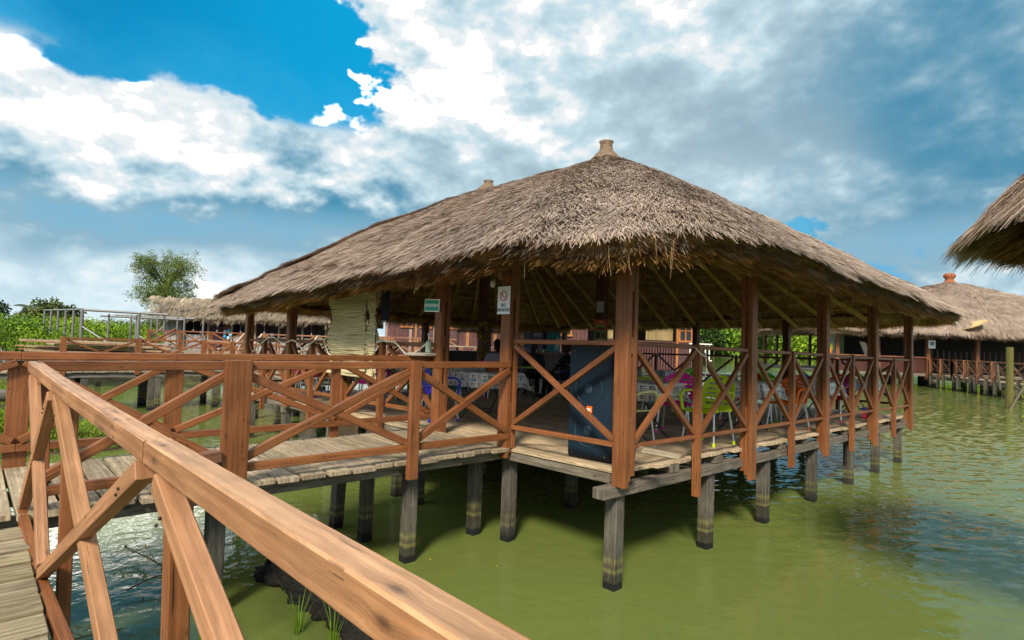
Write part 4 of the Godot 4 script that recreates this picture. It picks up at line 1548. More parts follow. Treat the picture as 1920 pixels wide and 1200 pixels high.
		for zz in [z1 - 0.01, z2 + 0.01]:
			var edge := MB.new()
			edge.tube(path([Vector3(-0.012, 1.95, zz), Vector3(0.006, 1.3, zz), Vector3(-0.012, 0.52, zz)]), 0.008, 0.008, 5, Color(0.05, 0.035, 0.03))
			obj("edge_cord", edge, M.matte, rm)
	var dk := MB.new()
	dk.sheet(func(u, v):
		return Vector3(0.02 * sin(u * 9.0), 1.40 + 0.62 * v, -3.95 - 0.22 * u), 10, 6, 0.006, Color(0.012, 0.018, 0.03))
	var dc := obj("dark_cloth", dk, M.matte)
	dc.position = Vector3(-0.09, 0, 0)
	tag(dc, "narrow dark cloth hanging under the eave beside the raffia mats", "cloth")
	# white cable looped along the west rail
	var cb := MB.new()
	var cp := PackedVector3Array()
	var anchors := [Vector3(-0.11, 0.88, -9.2), Vector3(-0.10, 1.19, -8.3), Vector3(-0.13, 1.08, -7.6), Vector3(-0.13, 1.14, -7.1), Vector3(-0.13, 1.0, -6.7), Vector3(-0.10, 1.17, -6.2), Vector3(-0.12, 1.16, -5.9), Vector3(-0.15, 0.93, -5.65), Vector3(-0.16, 0.91, -5.2), Vector3(-0.16, 0.93, -4.6), Vector3(-0.11, 1.14, -4.2), Vector3(-0.11, 1.15, -3.9), Vector3(-0.13, 1.13, -3.65), Vector3(-0.14, 0.99, -3.4), Vector3(-0.14, 1.0, -3.2), Vector3(-0.11, 1.14, -2.95)]
	var cc := Curve3D.new()
	for k in anchors.size():
		var tg: Vector3 = (anchors[mini(k + 1, anchors.size() - 1)] - anchors[maxi(k - 1, 0)]) * 0.18
		cc.add_point(anchors[k], -tg, tg)
	for k in 80:
		var s := cc.sample_baked(cc.get_baked_length() * k / 79.0)
		cp.append(s + Vector3(0, lift(0, s.z), 0))
	cb.tube(cp, 0.011, 0.011, 6, Color(0.72, 0.68, 0.58))
	tag(obj("white_cable", cb, M.plain), "loose white cable looped along the left pavilion railing", "cable")
	# hand rinse bottle on a board on the rail
	var slab := MB.new()
	slab.beam(Vector3(-0.42, 0.957, -2.88), Vector3(-0.06, 0.957, -2.86), 0.17, 0.04, Color(0.6, 0.58, 0.52), Vector3.UP, 0.01, 0.5)
	tag(obj("worn_board", slab, M.plank), "worn white board lying on the railing by the entrance column", "board")
	var bt := thing("pump_bottle", "greenish pump bottle standing on the worn board by the entrance column", "bottle", Vector3(-0.14, 0.977, -2.87))
	var body := MB.new()
	body.lathe(Vector3.ZERO, PackedVector2Array([Vector2(0.001, 0.0), Vector2(0.036, 0.0), Vector2(0.042, 0.01), Vector2(0.042, 0.12), Vector2(0.036, 0.14), Vector2(0.014, 0.155), Vector2(0.014, 0.175), Vector2(0.001, 0.175)]), 16, Color(0.26, 0.34, 0.25))
	obj("body", body, M.plastic, bt)
	var pump := MB.new()
	pump.tube(path([Vector3(0, 0.17, 0), Vector3(0, 0.235, 0)]), 0.008, 0.008, 7, Color(0.7, 0.72, 0.72))
	pump.box(Vector3(0.012, 0.24, 0), Vector3(0.055, 0.016, 0.022), Color(0.75, 0.77, 0.77))
	obj("pump", pump, M.plastic, bt)
	# golden wreaths on the inner post
	for q in [[1.56, 0.17, 0.10, "large"], [1.05, 0.105, 0.06, "small"]]:
		var wr := thing("tinsel_wreath", q[3] + " golden tinsel wreath hanging on the inner ridge post", "wreath", Vector3(5.02, q[0] - 0.19, -7.86), 0.0, "golden wreaths")
		wr.rotation.y = -0.82
		var mb := MB.new()
		for n in 220:
			var an := rng.randf() * TAU
			var rad: float = q[1] + rng.randf_range(-0.02, 0.02)
			var o := Vector3(cos(an) * rad * 0.72, sin(an) * rad * 1.15, 0.0)
			var d := (Vector3(cos(an), sin(an), 0) * rng.randf_range(-1.0, 1.2) + Vector3(rng.randf_range(-0.5, 0.5), rng.randf_range(-0.5, 0.5), rng.randf_range(-1, 1))).normalized()
			var s := d.cross(Vector3(0.3, 0.2, 0.9)).normalized() * 0.012
			var nn := s.cross(d)
			var col := Color(0.55, 0.36, 0.03) if rng.randf() < 0.75 else Color(0.12, 0.16, 0.02)
			var a := mb.vert(o - s, nn, Vector2.ZERO, col)
			var b := mb.vert(o + s, nn, Vector2.ZERO, col)
			var c := mb.vert(o + d * q[2], nn, Vector2.ZERO, col)
			mb.tri(a, b, c)
		obj("tinsel", mb, M.steel, wr)
		var hoop := MB.new()
		var hp := PackedVector3Array()
		for k in 25:
			hp.append(Vector3(cos(TAU * k / 24.0) * q[1] * 0.72, sin(TAU * k / 24.0) * q[1] * 1.15, 0))
		hoop.tube(hp, 0.012, 0.012, 5, Color(0.15, 0.12, 0.02))
		obj("hoop", hoop, M.plain, wr)
	# poster and lamp box on the near inner post
	var po := MB.new()
	po.sheet(func(u, v):
		return Vector3((u - 0.5) * 0.26, 0.44 * (0.5 - v), 0.0), 2, 2, 0.004, Color.WHITE)
	var pp := obj("drinks_poster", po, M.poster)
	pp.position = Vector3(4.95, 1.45, -4.10)
	pp.rotation.y = -0.8
	tag(pp, "orange and green poster on the near inner post", "poster")
	var lamp := thing("floodlight", "small grey floodlight box clamped high on the near inner post", "lamp", Vector3(4.92, 1.93, -4.1), -0.9)
	var lb := MB.new()
	lb.box(Vector3(0, 0, 0), Vector3(0.17, 0.25, 0.06), Color(0.2, 0.23, 0.24), 0.01)
	obj("housing", lb, M.plain, lamp)
	var lf := MB.new()
	lf.box(Vector3(0, 0, 0.034), Vector3(0.13, 0.2, 0.01), Color(0.4, 0.43, 0.42))
	obj("lens", lf, M.plastic, lamp)
	var br := MB.new()
	br.tube(path([Vector3(0.05, 0, -0.03), Vector3(0.12, 0, -0.06), Vector3(0.2, -0.02, -0.07)]), 0.012, 0.012, 6, Color(0.05, 0.05, 0.05))
	obj("bracket", br, M.plain, lamp)
	# a hanging bulb under the west eave
	var bu := thing("hanging_bulb", "unlit clear bulb hanging under the eave left of the no smoking sign", "bulb", Vector3(0.15, 1.88, -2.0))
	var cord := MB.new()
	cord.tube(path([Vector3(0, 0.25, 0), Vector3(0, 0.05, 0)]), 0.004, 0.004, 5, Color(0.03, 0.03, 0.03))
	obj("cord", cord, M.plain, bu)
	var gl := MB.new()
	gl.ball(Vector3(0, -0.03, 0), Vector3(0.035, 0.05, 0.035), 8, 12, Color(0.55, 0.58, 0.58))
	obj("bulb", gl, M.plastic, bu)
	# a paint pot and tins in the far corner
	var kid := thing("child_seat", "small red, blue and yellow plastic stool in the far lagoon corner", "stool", floor_at(8.55, -0.22), 0.2)
	var k1 := MB.new()
	k1.box(Vector3(0, 0.19, 0), Vector3(0.3, 0.05, 0.26), Color(0.03, 0.04, 0.25), 0.015)
	obj("seat", k1, M.plastic, kid)
	for s in [-1, 1]:
		var k2 := MB.new()
		k2.beam(Vector3(s * 0.12, 0.0, 0), Vector3(s * 0.11, 0.17, 0), 0.22, 0.04, Color(0.45, 0.02, 0.05) if s < 0 else Color(0.5, 0.5, 0.02), Vector3.RIGHT, 0.01)
		obj("leg", k2, M.plastic, kid)
	# a string tied round the first lagoon post
	var sg := MB.new()
	sg.tube(path([Vector3(1.10, 1.16, 0.16), Vector3(1.2, 1.10, 0.165), Vector3(1.30, 1.075, 0.16), Vector3(1.34, 1.12, 0.15)]), 0.006, 0.006, 5, Color(0.7, 0.66, 0.6))
	sg.tube(path([Vector3(1.315, 1.08, 0.16), Vector3(1.318, 0.98, 0.165), Vector3(1.312, 0.86, 0.16)]), 0.005, 0.004, 5, Color(0.7, 0.66, 0.6))
	tag(obj("tied_string", sg, M.plain), "pale string tied round the first post right of the corner column", "string")

func lettering(text: String, size: float, at: Vector3, yaw: float, col: Color, parent: Node3D, squeeze := 1.0) -> void:
	var tm := TextMesh.new()
	var f := SystemFont.new()
	f.font_names = PackedStringArray(["Droid Sans"])
	f.font_weight = 700
	tm.font = f
	tm.text = text
	tm.font_size = 64
	tm.pixel_size = size / 48.0
	tm.depth = 0.002
	tm.curve_step = 2.0
	var o := MeshInstance3D.new()
	o.mesh = tm
	var m := StandardMaterial3D.new()
	m.albedo_color = col.linear_to_srgb()
	m.roughness = 0.5
	o.material_override = m
	o.name = "lettering"
	parent.add_child(o, true)
	o.position = at
	o.rotation.y = yaw
	o.scale = Vector3(squeeze, 1, 1)

# ---------------------------------------------------------------- people
# one closed skin over tapered bones [from, to, radius, radius], joined smoothly, as surface nets
func skin(mb: MB, bones: Array, cell: float, k: float, col: Color) -> void:
	var lo := Vector3.ONE * 1e9
	var hi := -lo
	for b in bones:
		var r: float = maxf(b[2], b[3]) + k * 3.0 + cell * 2.0
		for e in 2:
			var p: Vector3 = b[e]
			lo = lo.min(p - Vector3.ONE * r)
			hi = hi.max(p + Vector3.ONE * r)
	var n := Vector3i(((hi - lo) / cell).ceil()) + Vector3i.ONE
	var field := PackedFloat32Array()
	field.resize(n.x * n.y * n.z)
	for b in bones:
		var a: Vector3 = b[0]
		var c: Vector3 = b[1]
		var ab := c - a
		var l2 := maxf(ab.length_squared(), 1e-9)
		var r: float = maxf(b[2], b[3]) + k * 3.0
		var i0 := Vector3i(((a.min(c) - Vector3.ONE * r - lo) / cell).floor()).clamp(Vector3i.ZERO, n - Vector3i.ONE)
		var i1 := Vector3i(((a.max(c) + Vector3.ONE * r - lo) / cell).ceil()).clamp(Vector3i.ZERO, n - Vector3i.ONE)
		for z in range(i0.z, i1.z + 1):
			for y in range(i0.y, i1.y + 1):
				for x in range(i0.x, i1.x + 1):
					var p := lo + Vector3(x, y, z) * cell
					var t := clampf((p - a).dot(ab) / l2, 0.0, 1.0)
					var d: float = p.distance_to(a + ab * t) - lerpf(b[2], b[3], t)
					if d < k * 3.0:
						field[(z * n.y + y) * n.x + x] += exp(-d / k)
	var start := mb.v.size()
	var at := {}
	var st := [1, n.x, n.x * n.y]
	for z in n.z - 1:
		for y in n.y - 1:
			for x in n.x - 1:
				var i := (z * n.y + y) * n.x + x
				var m := 0
				for q in 8:
					if field[i + (q & 1) + (n.x if q & 2 else 0) + (st[2] if q & 4 else 0)] > 1.0:
						m += 1
				if m == 0 or m == 8:
					continue
				var sum := Vector3.ZERO
				var cnt := 0
				for q in 8:
					var fq := field[i + (q & 1) + (n.x if q & 2 else 0) + (st[2] if q & 4 else 0)]
					for ax in 3:
						if q & (1 << ax):
							continue
						var w := q | (1 << ax)
						var fw := field[i + (w & 1) + (n.x if w & 2 else 0) + (st[2] if w & 4 else 0)]
						if (fq > 1.0) == (fw > 1.0):
							continue
						var da := log(maxf(fq, 1e-4))
						var db := log(maxf(fw, 1e-4))
						var t := clampf(da / (da - db), 0.0, 1.0)
						var p := Vector3(q & 1, (q >> 1) & 1, (q >> 2) & 1)
						p[ax] += t
						sum += p
						cnt += 1
				at[i] = mb.v.size()
				mb.v.append(mb.xf * (lo + (Vector3(x, y, z) + sum / cnt) * cell))
				mb.n.append(Vector3.ZERO)
				mb.t.append(Vector2.ZERO)
				mb.c.append(col)
	var idx0 := mb.ix.size()
	for i in at:
		for ax in 3:
			var a1: int = st[(ax + 1) % 3]
			var a2: int = st[(ax + 2) % 3]
			var f0: bool = field[i] > 1.0
			var f1: bool = field[i + st[ax]] > 1.0
			if f0 == f1 or not (at.has(i - a1) and at.has(i - a2) and at.has(i - a1 - a2)):
				continue
			var q := [at[i], at[i - a1], at[i - a1 - a2], at[i - a2]]
			if f0:
				q.reverse()
			mb.ix.append_array(PackedInt32Array([q[0], q[1], q[2], q[0], q[2], q[3]]))
	for j in range(idx0, mb.ix.size(), 3):
		var g := (mb.v[mb.ix[j + 2]] - mb.v[mb.ix[j]]).cross(mb.v[mb.ix[j + 1]] - mb.v[mb.ix[j]])
		for e in 3:
			mb.n[mb.ix[j + e]] += g
	for j in range(start, mb.v.size()):
		mb.n[j] = mb.n[j].normalized()

func hand(mb: MB, wrist: Vector3, fwd: Vector3, palm_n: Vector3, thumb_s: float, col: Color) -> void:
	var f := fwd.normalized()
	var side := f.cross(palm_n).normalized()
	var nn := side.cross(f)
	var b := [[wrist, wrist + f * 0.075, 0.024, 0.03], [wrist + f * 0.03 + side * 0.02, wrist + f * 0.085 + side * 0.026, 0.017, 0.016], [wrist + f * 0.03 - side * 0.02, wrist + f * 0.08 - side * 0.026, 0.017, 0.015]]
	for q in 4:
		var s := (q - 1.5) * 0.019
		var l: float = [0.068, 0.078, 0.073, 0.056][q]
		var base := wrist + f * 0.085 + side * s * thumb_s
		var k1 := base + f * l * 0.5 + nn * 0.008
		var k2 := k1 + (f * 0.7 + nn * 0.7).normalized() * l * 0.32
		b.append([base - f * 0.02, k1, 0.0092, 0.0085])
		b.append([k1, k2, 0.0085, 0.008])
		b.append([k2, k2 + (f * 0.3 + nn).normalized() * l * 0.26, 0.008, 0.007])
	var tb := wrist + f * 0.025 - side * 0.026 * thumb_s
	var tk := tb + (f * 0.7 - side * 0.6 * thumb_s + nn * 0.3).normalized() * 0.042
	b.append([tb, tk, 0.013, 0.0105])
	b.append([tk, tk + (f + nn * 0.4).normalized() * 0.032, 0.0105, 0.008])
	skin(mb, b, 0.008, 0.004, col)

func seated_person(label: String, at: Vector2, face: float, shirt: Color, trousers: Color, lean: float, turn_head: float, left_hand: Vector3, right_hand: Vector3, stripe := Color(-1, 0, 0)) -> void:
	var o := thing("person", label, "person", floor_at(at.x, at.y), face, "people seated in the restaurant")
	var skin_c := Color(0.062, 0.030, 0.019)
	var hip := Vector3(0, 0.535, -0.10)
	var chest := hip + Vector3(0, 0.36, 0.36 * lean)
	var neck := chest + Vector3(0, 0.16, 0.10 * lean + 0.01)
	var head := neck + Vector3(0, 0.16, 0.03 + 0.05 * lean)
	var torso := [[hip + Vector3(-0.07, 0, 0), hip + Vector3(0.07, 0, 0), 0.115, 0.115], [hip, hip.lerp(chest, 0.55), 0.125, 0.12], [hip.lerp(chest, 0.5), chest, 0.12, 0.135], [chest + Vector3(-0.11, 0.04, 0), chest + Vector3(0.11, 0.04, 0), 0.09, 0.09]]
	var arms := []
	var fore := []
	var hands := [left_hand, right_hand]
	for s in 2:
		var sg := 1.0 if s == 0 else -1.0
		var sh := chest + Vector3(sg * 0.19, 0.06, 0)
		var h: Vector3 = hands[s]
		var mid := (sh + h) * 0.5
		var reach := sh.distance_to(h)
		var bend := sqrt(maxf(0.27 * 0.27 - reach * reach * 0.25, 0.0004))
		var pole := (Vector3(sg * 0.5, -0.8, -0.4)).normalized()
		var d := (h - sh).normalized()
		pole = (pole - d * pole.dot(d)).normalized()
		var elbow := mid + pole * bend
		arms.append([sh, elbow, 0.054, 0.043])
		fore.append([elbow, h, 0.042, 0.027])
	var legs := []
	var shins := []
	for s in [-1.0, 1.0]:
		var knee := Vector3(s * 0.14, 0.50, 0.34)
		legs.append([hip + Vector3(s * 0.085, -0.02, 0.02), knee, 0.092, 0.062])
		shins.append([knee, Vector3(s * 0.15, 0.09, 0.40), 0.06, 0.042])
	var body := MB.new()
	var all := torso + arms + fore + legs + shins
	all.append([chest + Vector3(0, 0.08, 0.0), neck + Vector3(0, 0.06, 0.01), 0.06, 0.052])
	for s in [-1.0, 1.0]:
		all.append([Vector3(s * 0.15, 0.06, 0.38), Vector3(s * 0.16, 0.04, 0.54), 0.04, 0.034])
	skin(body, all, 0.026, 0.014, skin_c)
	var hb := Basis(Vector3.UP, turn_head)
	var hd := []
	for q in [[Vector3(0, 0.02, -0.02), Vector3(0, 0.035, 0.015), 0.086, 0.08], [Vector3(0, -0.05, 0.03), Vector3(0, -0.085, 0.055), 0.062, 0.04], [Vector3(0, -0.09, -0.02), Vector3(0, -0.02, -0.02), 0.05, 0.06], [Vector3(0, 0.0, 0.085), Vector3(0, -0.035, 0.108), 0.011, 0.018], [Vector3(-0.03, 0.018, 0.078), Vector3(0.03, 0.018, 0.078), 0.016, 0.016], [Vector3(-0.022, -0.068, 0.082), Vector3(0.022, -0.068, 0.082), 0.011, 0.011], [Vector3(-0.084, -0.03, -0.01), Vector3(-0.09, 0.02, -0.015), 0.014, 0.02], [Vector3(0.084, -0.03, -0.01), Vector3(0.09, 0.02, -0.015), 0.014, 0.02]]:
		hd.append([head + hb * q[0], head + hb * q[1], q[2], q[3]])
	skin(body, hd, 0.011, 0.009, skin_c)
	for s in [-1.0, 1.0]:
		body.ball(head + hb * Vector3(s * 0.032, 0.0, 0.078), Vector3(0.013, 0.009, 0.012), 5, 8, Color(0.5, 0.45, 0.4))
		body.ball(head + hb * Vector3(s * 0.032, 0.0, 0.088), Vector3(0.006, 0.006, 0.005), 4, 6, Color(0.01, 0.01, 0.01))
	body.ball(head + hb * Vector3(0, -0.066, 0.09), Vector3(0.024, 0.005, 0.006), 4, 8, Color(0.10, 0.035, 0.03))
	for s in 2:
		var f: Vector3 = (hands[s] - fore[s][0]).normalized()
		hand(body, hands[s] - f * 0.01, (f + Vector3(0, -0.25, 0.15)).normalized(), Vector3(0, -1, 0), 1.0 if s == 0 else -1.0, skin_c)
	obj("body", body, M.plain, o)
	var grow := func(list: Array, g: float) -> Array:
		var out := []
		for b in list:
			out.append([b[0], b[1], b[2] + g, b[3] + g])
		return out
	var sm := MB.new()
	var sleeves := []
	for b in arms:
		sleeves.append([b[0], b[0].lerp(b[1], 0.8), b[2], b[3] + 0.008])
	skin(sm, grow.call(torso + sleeves, 0.014), 0.024, 0.012, shirt)
	var so := obj("shirt", sm, M.matte, o)
	if stripe.r >= 0.0:
		for s in 2:
			var st := MB.new()
			var a0: Vector3 = arms[s][0]
			var a1: Vector3 = arms[s][1]
			var p := a0.lerp(a1, 0.72)
			var ax := (a1 - a0).normalized()
			var u := ax.cross(Vector3.UP).normalized()
			var w := u.cross(ax)
			var ring := PackedVector3Array()
			for k in 15:
				ring.append(p + (u * cos(TAU * k / 14.0) + w * sin(TAU * k / 14.0)) * 0.066)
			st.tube(ring, 0.007, 0.007, 5, stripe)
			st.tube(path([chest + Vector3(0.03 if s == 0 else -0.03, 0.15, -0.105), a0 + Vector3(0, 0.055, -0.03), a0.lerp(a1, 0.4) + Vector3(0.05 if s == 0 else -0.05, 0.03, 0)]), 0.006, 0.006, 5, stripe)
			obj("stripe", st, M.matte, so)
	var tm := MB.new()
	skin(tm, grow.call(legs + shins + [torso[0]], 0.013), 0.026, 0.014, trousers)
	obj("trousers", tm, M.matte, o)
	var hm := MB.new()
	skin(hm, [[head + hb * Vector3(0, 0.045, -0.03), head + hb * Vector3(0, 0.06, 0.0), 0.085, 0.075], [head + hb * Vector3(0, -0.03, -0.06), head + hb * Vector3(0, 0.03, -0.05), 0.06, 0.075]], 0.012, 0.01, Color(0.008, 0.007, 0.007))
	obj("hair", hm, M.matte, o)
	for s in [-1.0, 1.0]:
		var shoe := MB.new()
		skin(shoe, [[Vector3(s * 0.15, 0.045, 0.37), Vector3(s * 0.162, 0.042, 0.56), 0.048, 0.043]], 0.02, 0.01, Color(0.03, 0.025, 0.02))
		obj("shoe", shoe, M.plain, o)
	if stripe.r >= 0.0:
		var wt := MB.new()
		var wp: Vector3 = fore[0][0].lerp(fore[0][1], 0.93)
		wt.ball(wp + Vector3(0.015, 0.015, 0), Vector3(0.026, 0.026, 0.026), 7, 10, Color(0.75, 0.75, 0.72))
		obj("watch", wt, M.steel, o)

func people() -> void:
	seated_person("person in a pale lilac shirt sitting with the back to us by the entrance column", Vector2(4.25, -6.45), 2.6, Color(0.46, 0.45, 0.62), Color(0.10, 0.13, 0.08), 0.12, 0.5, Vector3(0.2, 0.62, 0.26), Vector3(-0.2, 0.62, 0.26))
	seated_person("person in a black shirt with white stripes sitting in the deep blue chair", Vector2(6.0, -6.05), -1.92, Color(0.012, 0.013, 0.018), Color(0.015, 0.018, 0.03), -0.12, -0.1, Vector3(0.2, 0.60, 0.22), Vector3(-0.14, 0.60, 0.24), Color(0.6, 0.62, 0.66))
	seated_person("person in a charcoal shirt sitting behind the lime-edged table", Vector2(6.3, -7.3), -0.9, Color(0.045, 0.045, 0.05), Color(0.02, 0.02, 0.025), 0.25, -0.3, Vector3(0.22, 0.66, 0.28), Vector3(-0.12, 0.66, 0.3))
	# small things on the lime-edged table
	var gl := MB.new()
	gl.lathe(Vector3.ZERO, PackedVector2Array([Vector2(0.001, 0.0), Vector2(0.03, 0.0), Vector2(0.036, 0.11), Vector2(0.033, 0.11), Vector2(0.028, 0.006), Vector2(0.001, 0.006)]), 12, Color(0.75, 0.78, 0.78))
	var g := obj("drinking_glass", gl, M.plastic)
	g.position = floor_at(5.25, -6.3) + Vector3(0, 0.74, 0)
	tag(g, "pale drinking cup on the lime-edged table", "cup")

# ---------------------------------------------------------------- plants
var leaf_meshes := {}

func leaf_clump(kind: String) -> ArrayMesh:
	if leaf_meshes.has(kind):
		return leaf_meshes[kind]
	var mb := MB.new()
	var n: int = {"small": 26, "broad": 16, "blade": 16, "far": 22, "twig": 9}[kind]
	for i in n:
		var d := Vector3(rng.randfn(), rng.randfn(), rng.randfn()).normalized()
		var p := d * rng.randf_range(0.1, 0.5)
		var k := rng.randf_range(0.6, 1.25)
		var col := Color(k * rng.randf_range(0.85, 1.15), k, k * rng.randf_range(0.7, 1.1))
		var ax := (d + Vector3(rng.randfn(), rng.randfn(), rng.randfn()) * 0.7).normalized()
		var ln := rng.randf_range(0.09, 0.16)
		var wd := 0.035
		match kind:
			"broad":
				ln = rng.randf_range(0.2, 0.32)
				wd = 0.09
			"far":
				ln = rng.randf_range(0.22, 0.36)
				wd = 0.11
			"blade":
				p = Vector3(rng.randfn() * 0.2, 0, rng.randfn() * 0.2)
				ax = Vector3(rng.randfn() * 0.32, 1.0, rng.randfn() * 0.32).normalized()
				ln = rng.randf_range(0.5, 1.0)
				wd = 0.018
			"twig":
				ax = Vector3(rng.randfn(), rng.randf_range(-0.3, 0.9), rng.randfn()).normalized()
				ln = rng.randf_range(0.5, 0.9)
				wd = 0.012
		var s := ax.cross(Vector3(rng.randfn(), rng.randfn(), rng.randfn())).normalized()
		var nn := s.cross(ax)
		if nn.y < 0.0:
			nn = -nn
		var bend := Vector3(0, -0.25, 0) * ln + (Vector3(rng.randfn(), 0, rng.randfn()) * 0.2 * ln if kind == "blade" else Vector3.ZERO)
		var soft := (nn + Vector3.UP * 0.6 + d * 0.5).normalized()
		var a := mb.vert(p - s * wd * 0.3, soft, Vector2.ZERO, col)
		var b := mb.vert(p + s * wd * 0.3, soft, Vector2.ZERO, col)
		var c := mb.vert(p + ax * ln * 0.55 - s * wd + nn * wd * 0.4, soft - s * 0.4, Vector2.ZERO, col)
		var e := mb.vert(p + ax * ln * 0.55 + s * wd + nn * wd * 0.4, soft + s * 0.4, Vector2.ZERO, col)
		var g := mb.vert(p + ax * ln + bend, soft, Vector2.ZERO, col)
		mb.quad(a, b, e, c)
		mb.tri(c, e, g)
	leaf_meshes[kind] = mb.mesh()
	return leaf_meshes[kind]

func any_basis(sc: float) -> Basis:
	return Basis.from_euler(Vector3(rng.randf_range(-0.7, 0.7), rng.randf() * TAU, rng.randf_range(-0.7, 0.7))).scaled_local(Vector3.ONE * sc)

# trunk, limbs and a crown of leaf clumps round the limb ends
func tree(called: String, label: String, at: Vector3, height: float, spread_: float, kind: String, col: Color, count: int, sc: float, group := "", trunk_h := 0.35, lumps := 9) -> Node3D:
	var o := thing(called, label, "tree", at, rng.randf() * TAU, group)
	var mb := MB.new()
	var lean := Vector3(rng.randf_range(-0.06, 0.06), 0, rng.randf_range(-0.06, 0.06)) * height
	var tips := []
	var mid := Vector3(0, height * trunk_h, 0) + lean * 0.4
	mb.tube(path([Vector3(0, -0.3, 0), mid * 0.5 + Vector3(0.03, 0, 0.02) * height, mid, Vector3(0, height * 0.9, 0) + lean]), height * 0.026, height * 0.006, 8, Color(0.13, 0.10, 0.07))
	for i in lumps:
		var an := TAU * i / lumps + rng.randf_range(-0.4, 0.4)
		var up := rng.randf_range(trunk_h * 0.9, 0.92)
		var reach := spread_ * rng.randf_range(0.45, 1.0) * (1.15 - 0.75 * absf(up - 0.5))
		var base := mid.lerp(Vector3(0, height * 0.9, 0) + lean, clampf((up - trunk_h) * 0.9, 0.0, 1.0))
		var tip := Vector3(cos(an) * reach, height * up, sin(an) * reach)
		mb.tube(path([base, base.lerp(tip, 0.5) + Vector3(0, height * 0.03, 0), tip]), height * 0.010, height * 0.003, 5, Color(0.13, 0.10, 0.07))
		tips.append([tip, spread_ * rng.randf_range(0.28, 0.5)])
		if i % 3 == 0:
			tips.append([base.lerp(tip, 0.5) + Vector3(0, height * 0.04, 0), spread_ * 0.3])
	tips.append([Vector3(0, height * 0.9, 0) + lean, spread_ * 0.35])
	obj("trunk", mb, M.bark, o)
	var where := []
	var tint := []
	for n in count:
		var t: Array = tips[rng.randi() % tips.size()]
		var d := Vector3(rng.randfn(), rng.randfn() * 0.8, rng.randfn()) * 0.55
		if d.length() > 1.3:
			d = d.normalized() * rng.randf_range(0.8, 1.25)
		var p: Vector3 = t[0] + d * t[1]
		where.append(Transform3D(any_basis(sc * rng.randf_range(0.7, 1.3)), p))
		var k := rng.randf_range(0.7, 1.3)
		tint.append(Color(col.r * k * rng.randf_range(0.8, 1.25), col.g * k, col.b * k))
	stuff("crown", leaf_clump(kind), M.leaf, where, tint, o)
	return o

func palm(label: String, at: Vector3, height: float, fronds: int, ln: float, group := "") -> void:
	var o := thing("palm_tree", label, "palm tree", at, rng.randf() * TAU, group)
	var mb := MB.new()
	mb.tube(path([Vector3(0, -0.3, 0), Vector3(0.1, height * 0.5, 0), Vector3(0.05, height, 0)]), 0.2, 0.14, 8, Color(0.12, 0.10, 0.08))
	obj("trunk", mb, M.bark, o)
	for f in fronds:
		var fb := MB.new()
		var an := TAU * f / fronds + rng.randf_range(-0.2, 0.2)
		var rise := rng.randf_range(0.2, 1.1)
		var dir := Vector3(cos(an), 0, sin(an))
		var col := jit(Color(0.045, 0.085, 0.03), 0.3)
		var spine := PackedVector3Array()
		for k in 9:
			var q := k / 8.0
			spine.append(Vector3(0.05, height, 0) + dir * ln * q * (0.75 + 0.2 * (1.0 - rise)) + Vector3(0, ln * (rise * q - 0.75 * q * q), 0))
		fb.tube(spine, 0.03, 0.008, 5, Color(col.r * 1.4, col.g * 1.2, col.b))
		for k in range(2, 34):
			var q := k / 34.0
			var i := int(q * 8.0)
			var p := spine[i].lerp(spine[mini(i + 1, 8)], q * 8.0 - i)
			for s in [-1.0, 1.0]:
				var side: Vector3 = dir.cross(Vector3.UP) * s
				var l := ln * 0.24 * sin(PI * (0.12 + 0.83 * q)) + 0.05
				var d: Vector3 = (side * 0.8 + dir * 0.5 + Vector3(0, -0.35 + rng.randf_range(-0.2, 0.1), 0)).normalized()
				var w := dir * 0.035
				var nn: Vector3 = side.cross(dir) * -s + Vector3(0, 0.8, 0)
				var a := fb.vert(p - w, nn, Vector2.ZERO, col)
				var b := fb.vert(p + w, nn, Vector2.ZERO, col)
				var c := fb.vert(p + d * l, nn, Vector2.ZERO, col)
				fb.tri(a, b, c)
		obj("frond", fb, M.leaf, o)

